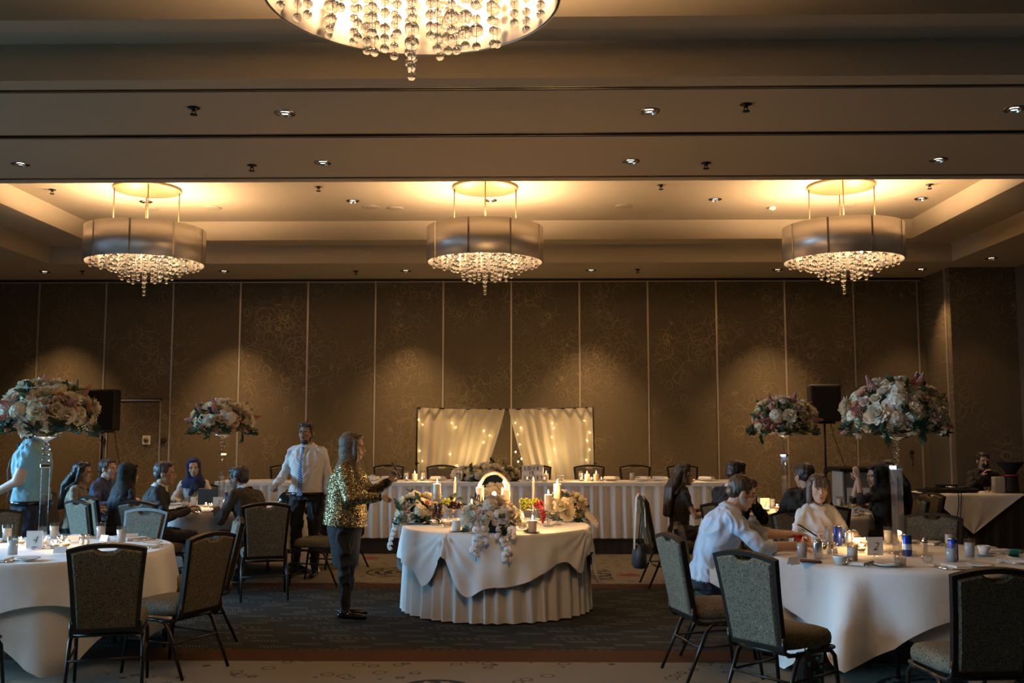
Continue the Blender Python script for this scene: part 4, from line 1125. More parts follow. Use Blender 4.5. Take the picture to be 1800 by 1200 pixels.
# ================================================================== table-top things
def tmesh(name, mat, fn, smooth=True):
    m = MB(); fn(m); return m.mesh(name, mat, smooth)
def make_item_meshes():
    I = {}
    I['tumbler'] = tmesh('glass_wall', 'clear_glass', lambda m: m.shell([(0, .006), (.030, .006), (.034, .085), (.0365, .085), (.033, 0), (0, 0)], 24))
    I['hi_wall'] = tmesh('glass_wall', 'clear_glass', lambda m: m.shell([(0, .008), (.031, .008), (.035, .135), (.0372, .135), (.034, 0), (0, 0)], 24))
    I['hi_water'] = tmesh('water', plain('cloudy_water', (.88, .89, .89), .25, trans=.35, ior=1.15), lambda m: m.lathe([(0, .009), (.0305, .009), (.0335, .105), (0, .105)], 24))
    I['low_water'] = tmesh('drink', plain('pale_drink', (.75, .62, .42), .1, trans=.8, ior=1.33), lambda m: m.lathe([(0, .007), (.0295, .007), (.0325, .045), (0, .045)], 24))
    I['votive'] = tmesh('votive_glass', 'clear_glass', lambda m: m.shell([(0, .004), (.022, .004), (.034, .022), (.035, .04), (.028, .056), (.030, .056), (.0375, .04), (.036, .02), (.023, 0), (0, 0)], 20))
    I['votive_wax'] = tmesh('tealight', 'wax', lambda m: m.lathe([(0, .006), (.022, .006), (.03, .022), (.03, .028), (0, .027)], 18))
    def fl(m): m.lathe([(0, 0), (.004, .003), (.0062, .011), (.004, .022), (.0012, .033), (0, .036)], 10)
    I['flame'] = tmesh('flame', 'flame', fl)
    I['wick'] = tmesh('wick', 'ink', lambda m: m.tube([(0, 0, -.004), (.001, 0, .006)], .0012, 5))
    I['can'] = None
    def can_body(m, h, r_): m.lathe([(r_ * .78, 0), (r_ * .88, .003), (r_, .012), (r_, h - .016), (r_ * .84, h - .004)], 28)
    for nm, mat, h in (('can_red', plain('can_red', (.60, .02, .02), .3, metal=.4), .122), ('can_silver', plain('can_silver', (.70, .70, .72), .25, metal=.9), .122), ('can_blue', plain('can_blue', (.02, .05, .30), .3, metal=.5), .150)):
        m = MB(); can_body(m, h, .033); I[nm] = m.mesh('can_body', mat)
        m = MB(); m.lathe([(0, h - .007), (.026, h - .007), (.0275, h), (.0265, h + .001), (.0255, h - .004)], 24); I[nm + '_lid'] = m.mesh('can_lid', 'silver')
        I[nm + '_h'] = h
    m = MB(); m.shell([(.0336, .045), (.0336, .085)], 28); I['can_band'] = m.mesh('can_band', plain('can_band_white', (.65, .68, .75), .3, metal=.6))
    I['plate'] = tmesh('side_plate', 'china', lambda m: m.lathe([(0, .003), (.05, .003), (.058, .006), (.082, .014), (.084, .016), (.082, .0185), (.056, .011), (0, .008)], 32))
    I['knife'] = tmesh('knife', 'silver', lambda m: (m.tube([(0, -.11, .004), (0, -.02, .005)], [.005, .006], 6, flat=1.3), m.box(-.008, -.02, .003, .008, .09, .0055)))
    def fork(m):
        m.tube([(0, -.10, .004), (0, .03, .005)], [.006, .003], 6); m.box(-.011, .03, .004, .011, .055, .006)
        for q in range(4): m.box(-.011 + q * .0063, .055, .004, -.008 + q * .0063, .09, .006)
    I['fork'] = tmesh('fork', 'silver', fork)
    I['spoon'] = tmesh('spoon', 'silver', lambda m: (m.tube([(0, -.10, .004), (0, .04, .006)], [.006, .003], 6), m.ell((0, .065, .007), (.019, .03, .005), 12, 6)))
    def nap(m):
        for q in range(3): m.rbox(-.055 + .003 * q, -.10 + .004 * q, .006 * q, .055 - .002 * q, .10 - .002 * q, .006 * q + .0058, .002)
    I['napkin'] = tmesh('napkin_fold', 'napkin', nap, False)
    I['tent'] = tmesh('place_card', 'card_white', lambda m: m.add([(-.045, -.018, 0), (.045, -.018, 0), (.045, 0, .048), (-.045, 0, .048), (-.045, .018, 0), (.045, .018, 0), (-.045, -.0172, 0), (.045, -.0172, 0), (.045, 0, .0472), (-.045, 0, .0472), (-.045, .0172, 0), (.045, .0172, 0)], [(0, 1, 2, 3), (3, 2, 5, 4), (7, 6, 9, 8), (8, 9, 10, 11)]), False)
    I['shaker'] = tmesh('shaker_body', 'clear_glass', lambda m: m.lathe([(.018, 0), (.020, .004), (.017, .05), (.015, .06)], 14))
    I['shaker_fill'] = tmesh('shaker_fill', plain('salt', (.8, .8, .78), .8), lambda m: m.lathe([(0, .004), (.0165, .004), (.0145, .04), (0, .04)], 12))
    I['shaker_cap'] = tmesh('shaker_cap', 'silver', lambda m: m.lathe([(.0165, .06), (.0165, .075), (.010, .084), (0, .085)], 14))
    I['cup'] = tmesh('cup_body', 'china', lambda m: m.shell([(0, .006), (.026, .006), (.042, .062), (.0445, .062), (.030, .003), (.024, 0), (0, 0)], 24))
    I['cup_handle'] = tmesh('cup_handle', 'china', lambda m: m.tube([(.039, 0, .05), (.058, 0, .048), (.062, 0, .03), (.034, 0, .016)], .004, 6))
    I['saucer'] = tmesh('saucer', 'china', lambda m: m.lathe([(0, .002), (.04, .002), (.07, .012), (.072, .014), (.04, .006), (0, .005)], 28))
    return I
IT = make_item_meshes()
EPS = .0015
def sub(t, key, part, loc=(0, 0, 0), rot=None, sc=None): return link(part, IT[key], t, loc, rot, sc)
def highball(p, label, grp, sc=1.0):
    t = thing('water_glass', label, 'glass', p, 0, grp, sc); sub(t, 'hi_wall', 'glass_wall'); sub(t, 'hi_water', 'water'); return t
def tumbler(p, label, grp, sc=1.0):
    t = thing('tumbler', label, 'glass', p, 0, grp, sc); sub(t, 'tumbler', 'glass_wall'); sub(t, 'low_water', 'drink'); return t
CANDLE_E = 2.5
def votive(p, label, grp, light=False):
    t = thing('votive_candle', label, 'candle', p, 0, grp); sub(t, 'votive', 'votive_glass'); sub(t, 'votive_wax', 'tealight'); f = sub(t, 'wick', 'wick', (0, 0, .030)); sub(f, 'flame', 'flame', (0, 0, .002), None, .8)
    if light: add_light('candle_light', 'POINT', (p[0], p[1], p[2] + .075), CANDLE_E, (1.0, .55, .22), shadow_soft_size=.02)
    return t
def pillar(p, h, r_, label, grp, lit=True, mat='wax', light=True, e=1.0, lean=0.0):
    t = thing('pillar_candle' if r_ > .02 else 'taper_candle', label, 'candle', p, 0, grp)
    m = MB(); m.lathe([(0, 0), (r_ * .97, 0), (r_, .004), (r_, h - .004), (r_ * .94, h), (r_ * .6, h - .004), (0, h - .006)], 24); m.build('wax_body', mat, t)
    w = sub(t, 'wick', 'wick', (0, 0, h))
    if lit:
        sub(w, 'flame', 'flame', (0, 0, .004), None, 1.15 if r_ > .02 else 1.0)
        if light: add_light('candle_light', 'POINT', (p[0], p[1], p[2] + h + .05), CANDLE_E * e, (1.0, .55, .22), shadow_soft_size=.02)
    t.rotation_euler[1] = lean
    return t
def soda(p, kind, label, grp, band=False):
    t = thing('drink_can', label, 'can', p, random.uniform(0, 3), grp); sub(t, kind, 'can_body'); sub(t, kind + '_lid', 'can_lid')
    if band: sub(t, 'can_band', 'can_band')
    return t
def card_no(p, txt, h, w, label):
    t = thing('table_number_card', label, 'table number', p, R(4), 'table number cards')
    m = MB(); m.box(-w / 2, -.001, .012, w / 2, .001, .012 + h); m.build('card', 'card_white', t, False)
    m = MB(); m.ell((0, 0, .012), (.018, .012, .012), 12, 7); m.build('crystal_clip', 'crystal', t)
    text_mesh('numeral', txt, h * .62, 'ink', t, (0, -.0025, .012 + h * .28), shear=.35, bold=-.0012)
def tent(p, rz, label, grp):
    o = link('place_card', IT['tent'], None, p, (0, 0, rz)); tag(o, label, 'place card', grp)
def shakers(p, label):
    for s_, nm in ((-.021, 'salt'), (.021, 'pepper')):
        t = thing('%s_shaker' % nm, 'small glass %s shaker with steel cap on %s' % (nm, label), 'shaker', (p[0] + s_, p[1], p[2]), 0, 'salt and pepper shakers'); sub(t, 'shaker', 'shaker_body'); sub(t, 'shaker_fill', 'shaker_fill'); sub(t, 'shaker_cap', 'shaker_cap')
def cup(p, label, grp, rz=0):
    t = thing('coffee_cup', label, 'cup', p, rz, grp); sub(t, 'saucer', 'saucer'); sub(t, 'cup', 'cup_body', (0, 0, .006)); sub(t, 'cup_handle', 'cup_handle', (0, 0, .006))

SECT = ['front', 'front right', 'right', 'back right', 'back', 'back left', 'left', 'front left']
def settings(key, skip=(), nap_off=.0):
    x, y, r_ = TABLES[key]; z = .757
    for i, s_ in enumerate(SECT):
        if s_ in skip: continue
        a = -PI / 2 + i * PI / 4 + .12; rz = a + PI / 2
        def P(rad, lat): return (x + rad * math.cos(a) - lat * math.sin(a), y + rad * math.sin(a) + lat * math.cos(a), z + EPS)
        g = 'place settings on table number %s' % key; w = 'at the %s of table number %s' % (s_, key)
        o = link('side_plate', IT['plate'], None, P(r_ - .16, .17)); tag(o, 'white side plate %s' % w, 'plate', g)
        o = link('napkin', IT['napkin'], None, P(r_ - .16, 0), (0, 0, rz)); tag(o, 'folded white napkin %s' % w, 'napkin', g)
        o = link('knife', IT['knife'], None, P(r_ - .15, -.09), (0, 0, rz)); tag(o, 'steel table knife %s' % w, 'knife', g)
        o = link('spoon', IT['spoon'], None, P(r_ - .15, -.125), (0, 0, rz)); tag(o, 'steel spoon %s' % w, 'spoon', g)
        o = link('fork', IT['fork'], None, P(r_ - .15, .075), (0, 0, rz)); tag(o, 'steel table fork %s' % w, 'fork', g)

def make_table_things():
    Z = .757
    def on(px, py, z=Z): 
        p = at_z(px, py, z); return (p.x, p.y, z + EPS)
    # ---- table four
    settings('four')
    for i, (q, r_) in enumerate((((12, 952), 'left of the number card'), ((95, 948), 'right behind the number card'), ((177, 948), 'third along the back'), ((213, 955), 'nearest the right rim'), ((22, 977), 'in front by the left picture edge'))):
        highball(on(*q), 'cloudy water glass on table four, %s' % r_, 'water glasses on table four')
    for i, q in enumerate(((36, 957), (80, 957), (97, 963), (108, 954), (116, 961))):
        votive(on(*q), 'lit glass votive on table four, %s' % ORD[i], 'votives on table four', i in (0, 2, 4))
    card_no(on(60, 966), '4', .125, .118, 'white card with handwritten numeral four')
    shakers(on(148, 958), 'table number four')
    for i, (q, rz) in enumerate((((129, 952), .1), ((184, 951), -.5), ((106, 972), .05), ((232, 948), .3))): tent(on(*q), rz, 'white folded place card on table four, %s' % ORD[i], 'place cards on table four')
    # ---- table two
    settings('two', skip=('left',))
    soda(on(1404, 967), 'can_red', 'red soft drink can by the phone user', 'drink cans on table two')
    soda(on(1438, 981), 'can_silver', 'silver soft drink can left of the salt shaker', 'drink cans on table two')
    soda(on(1473, 959), 'can_blue', 'tall blue can before the woman with the grey bob', 'drink cans on table two')
    soda(on(1492, 960), 'can_silver', 'silver can right behind the tall blue can', 'drink cans on table two')
    soda(on(1595, 977), 'can_blue', 'blue can with pale band right of the number card', 'drink cans on table two', True)
    soda(on(1676, 986), 'can_blue', 'blue can behind a water glass on the right side of table two', 'drink cans on table two')
    for q, l in (((1410, 982), 'before the red can'), ((1499, 990), 'in front of the votive candles'), ((1562, 956), 'beside the crystal column'), ((1670, 964), 'far one behind the right blue can'), ((1673, 992), 'in front of the right blue can'), ((1705, 981), 'left of the coffee cup'), ((1459, 955), 'left of the tall blue can')):
        highball(on(*q), 'cloudy water glass on table two, %s' % l, 'water glasses on table two')
    for q, l in (((1388, 968), 'under the phone user hands'), ((1583, 996), 'at the front rim beside the plate'), ((1317, 965), 'by the elbow of the blue shirt man')):
        tumbler(on(*q), 'short clear tumbler on table two, %s' % l, 'tumblers on table two', 1.15)
    t = thing('shot_votive', 'small empty clear votive at the front right of table two', 'glass', on(1631, 990)); sub(t, 'votive', 'votive_glass')
    for i, q in enumerate(((1506, 963), (1514, 970), (1520, 958))): votive(on(*q), 'lit glass votive on table two, %s' % ORD[i], 'votives on table two', True)
    card_no(on(1539, 979), '2', .125, .112, 'white card with handwritten numeral two')
    shakers(on(1463, 974), 'table two left of the sugar bowl'); 
    t = thing('pepper_mill', 'tall steel shaker on table two behind the clear votive', 'shaker', on(1626, 971)); m = MB(); m.lathe([(0, 0), (.021, 0), (.021, .006), (.018, .07), (.020, .078), (.018, .10), (.008, .11), (0, .11)], 18); m.build('mill_body', 'silver', t); m = MB(); m.shell([(.0215, .070), (.0225, .074), (.0215, .078)], 18); m.build('mill_band', 'frame', t)
    t = thing('sugar_bowl', 'white china bowl on table two before the number card', 'bowl', on(1477, 992)); m = MB(); m.shell([(0, .006), (.03, .006), (.044, .05), (.045, .058), (.048, .058), (.047, .045), (.03, 0), (0, 0)], 24); m.build('bowl_body', 'china', t); m = MB(); m.lathe([(0, .03), (.037, .03), (.037, .046), (0, .05)], 18); m.build('sugar', 'salt', t)
    cup(on(1730, 976), 'white coffee cup at the right of table two', 'coffee cups', .5)
    tent(on(1507, 956), .1, 'white folded place card behind the votives of table two', 'place cards on table two')
    tent(on(1395, 992), .6, 'white folded place card before the frosted glass of table two', 'place cards on table two')
    p = on(1425, 988); m = MB(); m.rbox(-.07, -.04, 0, .07, .04, .014, .005); o = m.build('wallet', plain('brown_leather', (.10, .03, .025), .5), None, False, p, (0, 0, -.2)); tag(o, 'dark red leather wallet at the front rim of table two', 'wallet')
    t = thing('sunglasses', 'black sunglasses lying on table two behind the silver can', 'sunglasses', on(1455, 966), .4)
    for s_ in (-1, 1):
        m = MB(); m.ell((s_ * .033, 0, .022), (.027, .006, .021), 14, 8); m.build('lens', 'screen_dark', t); m = MB(); m.tube([(s_ * .06, 0, .035), (s_ * .06, .06, .025), (s_ * .055, .12, .004)], .003, 5); m.build('temple', 'black_plastic', t)
    m = MB(); m.tube([(-.008, 0, .03), (0, -.003, .034), (.008, 0, .03)], .003, 5); m.build('bridge', 'black_plastic', t)
    t = thing('smartphone', 'teal cased phone propped at the right picture edge on table two', 'phone', on(1783, 982), R(-20)); m = MB(); m.rbox(-.012, -.075, 0, .012, .075, .009, .003, M=Matrix.Rotation(R(-24), 4, 'X') @ Matrix.Scale(2.9, 4, (1, 0, 0))); m.build('phone_case', plain('teal_case', (.02, .25, .22), .4), t, False, (0, 0, .034)); m = MB(); m.rbox(-.03, -.068, .0092, .03, .068, .0105, .0004, M=Matrix.Rotation(R(-24), 4, 'X')); m.build('phone_screen', 'screen_dark', t, False, (0, 0, .034))
    # ---- table three
    settings('three')
    t = tumbler(on(326, 891), 'glass of green drink before the blue headscarf woman', 'glasses on table three', 1.35); 
    highball(on(340, 889), 'tall water glass on table three, left of the tablet', 'glasses on table three'); highball(on(349, 886), 'tall water glass on table three, touching the tablet stand', 'glasses on table three'); highball(on(457, 886), 'tall water glass on table three, behind the leaning man', 'glasses on table three')
    p = on(362, 887); t = thing('tablet', 'black tablet leaning on its stand on table three', 'tablet', p, R(-8)); m = MB(); m.rbox(-.13, -.006, .0, .13, .006, .19, .004, M=Matrix.Rotation(R(-18), 4, 'X')); m.build('tablet_body', 'black_plastic', t, False); m = MB(); m.box(-.12, .0062, .012, .12, .0075, .178, M=Matrix.Rotation(R(-18), 4, 'X')); m.build('tablet_screen', 'screen_dark', t, False); m = MB(); m.tube([(-.10, -.01, .14), (-.06, -.11, .004)], .006, 6); m.build('stand_leg', 'silver', t)
    for i, q in enumerate(((362, 892), (372, 893), (401, 892))): votive(on(*q), 'lit glass votive on table three, %s' % ORD[i], 'votives on table three', i != 1)
    card_no(on(383, 895), '3', .125, .112, 'white card with handwritten numeral three')
    soda(on(396, 886), 'can_blue', 'tall blue can behind the number card of table three', 'drink cans on table three')
    cup(on(497, 894), 'white coffee cup on table three beside the black handbag', 'coffee cups', .2)
    t = thing('handbag', 'black handbag with gold studs at the right rim of table three', 'handbag', on(511, 893), R(-10))
    patent = plain('patent_black', (.012, .011, .010), .12)
    m = MB(); rows = []
    for z_, w_, d_ in ((0, .125, .06), (.02, .145, .07), (.09, .15, .068), (.15, .125, .05), (.18, .09, .03), (.19, .05, .012)):
        rows.append([(w_ * math.copysign(abs(math.cos(a)) ** .6, math.cos(a)), d_ * math.copysign(abs(math.sin(a)) ** .6, math.sin(a)), z_) for a in [2 * PI * k / 28 for k in range(28)]])
    m.grid(rows, 0, True); m.f.append(tuple(range(27, -1, -1))); m.mi.append(0); m.build('bag_body', patent, t)
    m = MB(); m.tube([(-.08, 0, .15), (-.06, 0, .20), (0, 0, .215), (.06, 0, .20), (.08, 0, .15)], .008, 8); m.build('bag_handle', patent, t)
    gold = plain('gold', (.75, .48, .14), .2, metal=1.0); stud = MB(); stud.ell((0, 0, 0), (.008, .006, .008), 8, 6); sm = stud.mesh('stud', gold)
    for q in ((-.08, .14), (.07, .14), (-.03, .155), (.11, .09), (-.11, .08), (.12, .04), (.09, .02)): link('stud', sm, t, (q[0], -.062 + .02 * (q[1] > .12), q[1]))
    # ---- table one
    settings('one')
    card_no(on(1345, 897), '1', .125, .105, 'white card with handwritten numeral one')
    p = on(1335, 896); t = thing('water_bottle', 'small clear bottle with green cap on table one', 'bottle', p); m = MB(); m.lathe([(.026, 0), (.03, .004), (.03, .09), (.014, .125), (.012, .14)], 18); m.build('bottle_body', 'frosted', t); m = MB(); m.lathe([(0, .155), (.013, .155), (.014, .138)], 12); m.build('bottle_cap', plain('cap_green', (.03, .18, .08), .5), t)
    highball(on(1357, 893), 'water glass on table one, right of the number card', 'glasses on table one'); highball(on(1476, 893), 'water glass on table one, by the bob haired woman', 'glasses on table one'); highball(on(1319, 901), 'water glass on table one, in front of the seated man face', 'glasses on table one')
    t = tumbler(on(1487, 897), 'short tumbler with green drink on table one', 'glasses on table one')
    for i, q in enumerate(((1348, 899), (1366, 895), (1384, 892))): votive(on(*q), 'lit glass votive on table one, %s' % ORD[i], 'votives on table one', i != 2)
    cup(on(1500, 905), 'white coffee cup near the right rim of table one', 'coffee cups', -.4)
    # ---- head table
    HZ = .956
    def hd(px, dy): 
        p = at_y(px, 840, dy); return (p.x, dy, HZ + EPS)
    for i, (px, h) in enumerate(((729, .095), (960, .095), (1032, .095), (1048, .095))):
        pillar(hd(px, 13.80), h, .036, 'short lit pillar candle on the head table, %s' % ORD[i], 'pillar candles on the head table', e=.8)
    for i, px in enumerate((715, 742, 927, 957, 1022, 1040, 1057, 1218)): votive(hd(px, 13.70), 'small lit votive on the head table, %s' % ORD[i], 'votives on the head table', i % 3 == 1)
    for i, px in enumerate((639, 714, 744, 1021, 1111)): highball(hd(px, 13.95), 'water glass on the head table, %s' % ORD[i], 'water glasses on the head table')
    for i, (px) in enumerate((655, 683, 770, 1075, 1130, 1160, 1242)):
        o = link('side_plate', IT['plate'], None, hd(px, 13.98), None, 1.5); tag(o, 'white plate on the head table, %s' % ORD[i], 'plate', 'plates on the head table')
        o = link('napkin', IT['napkin'], None, (hd(px, 13.98)[0], 13.98, HZ + .032), (0, 0, .9), (1, 1, 1.4)); tag(o, 'folded napkin on a plate of the head table, %s' % ORD[i], 'napkin', 'napkins on the head table')
    shakers(hd(655, 13.8), 'the head table beside the phone'); shakers(hd(986, 13.8), 'the head table right of the letter board')
    # letter board
    p = hd(936, 13.78); t = thing('letter_board', 'white light box letter board on the head table reading LOVE IS SWEET', 'letter board', p, R(-3))
    w, h = .148, .215
    m = MB(); m.rbox(-w, -.015, 0, w, .03, h, .004); m.build('board_case', plain('board_white', (.82, .74, .66), .5), t, False)
    m = MB()
    for q in (.012, .076, .080, .142, .146, .204): m.box(-w + .006, -.0185, q, w - .006, -.0155, q + .003)
    m.build('letter_rails', plain('rail_grey', (.48, .42, .38), .5), t, False)
    for s_, z_, off in (('LOVE', .155, -.02), ('IS', .09, -.02), ('SWEET', .024, .02)):
        text_mesh('letters', ' '.join(s_), .062, 'ink', t, (off * .6, -.0195, z_), bold=.0012)
    # flowers on the head table
    p = hd(855, 13.85); t = thing('low_flower_arrangement', 'low spread of white blossoms and greenery on the head table', 'flower arrangement', p, 0, 'low flower arrangements')
    dome(t, (0, 0, .07), (.43, .16, .13), [('peony_white', 9), ('hydrangea_cream', 4), ('rose_white', 10), ('peony_cream', 5), ('rose_cream', 9), ('orchid', 9), ('rose_blush', 5)], 51, -.1, 26, 1, 16)
make_table_things()

# ------------------------------------------------------------------ flower and candle display
def make_display():
    Z = .7585
    def on(px, py, z=Z): p = at_z(px, py, z); return Vector((p.x, p.y, z + EPS))
    g = 'low flower arrangements'
    # front cascade
    p = on(868, 937); t = thing('low_flower_arrangement', 'large white orchid cascade at the middle of the flower table', 'flower arrangement', (p.x, p.y + .12, Z + EPS), 0, g)
    dome(t, (0, -.02, .10), (.25, .17, .17), [('peony_white', 9), ('hydrangea_white', 4), ('orchid', 26), ('rose_blush', 14), ('peony_blush', 9), ('rose_cream', 10), ('plume', 5), ('rose_white', 12)], 61, -.15, 8, 1, 5)
    rnd = random.Random(8)
    for sx, L in ((-.12, .22), (.11, .27), (-.05, .12), (.05, .1)):
        m = MB(); pts = [Vector((sx, -.16, .06)), Vector((sx * 1.1, -.22, .04)), Vector((sx * 1.15, -.255, -.06)), Vector((sx * 1.2, -.27, -L))]; m.tube(pts, .0025, 5); m.build('orchid_stem', 'leaf_green', t)
        k = 0
        for q in range(int(L / .035)):
            f = q / (L / .035); put(t, 'orchid', (sx * 1.1 + rnd.uniform(-.035, .035), -.262 - .01 * rnd.random(), .04 - (L + .04) * f), (rnd.uniform(-.5, .5), -1, rnd.uniform(-.2, .4)), rnd.uniform(-.4, .4), rnd.uniform(.7, 1.0))
    # left and right mounds
    p = on(738, 921); t = thing('low_flower_arrangement', 'rounded cream and peach bouquet at the left of the flower table', 'flower arrangement', (p.x - .02, p.y + .10, Z + EPS), 0, g)
    dome(t, (0, 0, .10), (.185, .16, .15), [('peony_cream', 8), ('hydrangea_cream', 4), ('rose_peach', 10), ('orchid', 10), ('rose_white', 9), ('rose_cream', 10), ('rose_blush', 6)], 63, -.2, 8, 1, 5)
    for q in range(7): put(t, 'orchid', (-.20 - .012 * q, -.06, .08 - .048 * q), (-.7, -1, .1), .3 * q, .9)
    p = on(1000, 917); t = thing('low_flower_arrangement', 'rounded cream bouquet with trailing orchids at the right of the flower table', 'flower arrangement', (p.x - .02, p.y + .14, Z + EPS), 0, g)
    dome(t, (0, 0, .10), (.19, .16, .15), [('peony_cream', 9), ('rose_white', 12), ('hydrangea_cream', 3), ('rose_cream', 12), ('orchid', 8), ('rose_peach', 5), ('rose_blush', 6)], 65, -.2, 9, 1, 6)
    for q in range(7): put(t, 'orchid', (.17 + .022 * q, -.08, .12 - .026 * q), (.5, -1, .2), .3 * q, .75)
    # mirror
    my = 9.86; mc = at_y(868, 868, my); w, h = .172, .235
    t = thing('oval_mirror', 'oval table mirror in a rose gold frame behind the flower cascade', 'mirror', (mc.x, my, Z + EPS), R(2))
    copper = plain('rose_gold', (.85, .45, .28), .3, metal=.85); cz = mc.z - Z - .012
    def ringm(r0, r1, y0, y1):
        m = MB(); N = 72; P = []
        for (s_, yy) in ((r0, y1), (r0, y0), ((r0 + r1) / 2, y0 - .008), (r1, y0), (r1, y1), (r0, y1)):
            P.append([((w + s_) * math.cos(2 * PI * k / N), yy, cz + (h + s_) * math.sin(2 * PI * k / N)) for k in range(N)])
        m.grid(P, 0, True); return m
    ringm(-.028, .0, -.012, .012).build('mirror_frame', copper, t); ringm(-.036, -.026, -.008, .01).build('inner_bead', 'silver', t)
    m = MB(); N = 64; m.add([((w - .030) * math.cos(2 * PI * k / N), -.003, cz + (h - .030) * math.sin(2 * PI * k / N)) for k in range(N)], [tuple(range(N))]); m.build('mirror_glass', plain('mirror_glass', (.9, .9, .9), .01, metal=1.0), t, False)
    m = MB(); m.tube([(-.10, 0, .03), (-.13, .02, .006), (.13, .02, .006), (.10, 0, .03)], .008, 8); m.tube([(0, .01, cz + .05), (0, .16, .006)], .007, 8); m.build('mirror_foot', copper, t)
    # candles on glass stands
    def goblet(px, py_base, zc, label):
        p = on(px, py_base); t = thing('candle_goblet', label, 'candle holder', p, 0, 'glass candle goblets'); H = zc - Z - EPS
        m = MB(); m.lathe([(0, 0), (.048, 0), (.046, .006), (.012, .014), (.010, .03), (.016, .05), (.010, .075), (.0095, H - .075), (.016, H - .065), (.022, H - .055)], 24); m.build('stem', 'crystal', t)
        m = MB(); m.shell([(0, H - .052), (.024, H - .05), (.044, H - .02), (.050, H + .03), (.053, H + .03), (.047, H - .026), (.026, H - .058), (0, H - .06)], 24); m.build('goblet_bowl', 'clear_glass', t); return p
    for (px, py, ytop, ybot, lab) in ((768, 923, 850, 872, 'at the left of the mirror'), (964, 925, 869, 891, 'front one of the right pair'), (980, 922, 850, 871, 'rear one of the right pair')):
        p = on(px, py); z0 = at_y(px, ybot, p.y).z; z1 = at_y(px, ytop, p.y).z
        goblet(px, py, z0, 'stemmed clear glass candle holder, %s' % lab)
        pillar((p.x, p.y, z0 - .028), z1 - z0 + .028, .036, 'ivory pillar candle in a stemmed glass, %s' % lab, 'pillar candles on the flower table', e=2.6)
    for (px, yb, ytop, yy, lab) in ((843, 912, 856, 9.66, 'left of the mirror face'), (888, 912, 860, 9.66, 'right of the mirror face')):
        p = at_y(px, yb, yy); z1 = at_y(px, ytop, yy).z
        t = thing('candle_stand', 'squat clear glass block under the pillar candle %s' % lab, 'candle holder', (p.x, yy, Z + EPS), 0, 'glass candle blocks'); m = MB(); m.lathe([(.045, 0), (.048, .004), (.03, .03), (.028, .10), (.042, .125), (.044, .13)], 20); m.build('glass_body', 'crystal', t); m = MB(); m.shell([(.0445, .122), (.047, .126), (.0445, .130)], 20); m.build('rim', 'silver', t)
        pillar((p.x, yy, Z + .1335), z1 - Z - .1335, .037, 'ivory pillar candle standing %s' % lab, 'pillar candles on the flower table', e=2.6)
    for px, py, ytop, r_, lab, lit, mat in ((802, 934, 914, .037, 'white unlit pillar candle at the front of the flower table', False, 'white_wax'), (936, 936, 914, .036, 'ivory lit pillar candle at the front right of the flower table', True, 'wax'), (829, 915, 885, .027, 'small ivory lit candle behind the orchid cascade', True, 'wax'), (868, 900, 880, .03, 'short lit candle glowing before the mirror glass', True, 'wax')):
        p = on(px, py) if py > 914 else Vector((at_y(px, py, 9.62).x, 9.62 if px < 850 else 9.70, Z + EPS))
        if py > 930:
            t = thing('candle_plate', 'dark rimmed dish under the %s' % ('unlit white candle' if not lit else 'front right lit candle'), 'dish', p); m = MB(); m.lathe([(0, 0), (.045, 0), (.062, .006), (.060, .008), (.042, .004), (0, .004)], 28); m.build('dish', plain('pewter', (.25, .22, .18), .35, metal=.8), t); m = MB(); m.shell([(.060, .0055), (.0635, .006), (.062, .009), (.059, .008)], 28); m.build('dish_rim', 'silver', t); p = p + Vector((0, 0, .006))
        z1 = at_y(px, ytop, p.y).z; pillar(p, max(.06, z1 - p.z), r_, lab, 'pillar candles on the flower table', lit, mat, e=2.4)
    for px, yt, lab, lean in ((797, 845, 'slim peach taper candle left of the mirror, leaning', R(3)), (938, 845, 'slim peach taper candle right of the mirror', 0)):
        yy = 9.98; b = at_y(px, 905, yy); zt = at_y(px, yt, yy).z
        m = MB(); m.lathe([(0, 0), (.04, 0), (.036, .008), (.012, .015), (.012, .05), (.017, .075), (.015, .08)], 18); t = thing('taper_holder', 'small glass holder under the taper candle %s of the mirror' % ('left' if px < 868 else 'right'), 'candle holder', (b.x, yy, Z + EPS), 0, 'taper holders'); m.build('holder_body', 'crystal', t); m = MB(); m.shell([(.0155, .070), (.018, .075), (.0155, .082)], 14); m.build('holder_lip', 'silver', t)
        pillar((b.x, yy, Z + .083), zt - Z - .083, .0125, lab, 'taper candles', True, plain('peach_wax', (.80, .42, .27), .5, sss=.3), True, 1.0, lean)
    # fruit bowls: heaped grapes
    bead = {}
    for nm, c in (('grape_green', (.35, .36, .04)), ('grape_dark', (.035, .008, .014)), ('grape_red', (.30, .02, .02))):
        t_ = NT(nm); t_.set(color=c, rough=.3, sss=.3); t_.b.inputs['Subsurface Radius'].default_value = (.01, .008, .004); MATS[nm] = t_.m
        m = MB(); m.ell((0, 0, 0), (.0125, .0125, .015), 10, 8); bead[nm] = m.mesh('grape', nm)
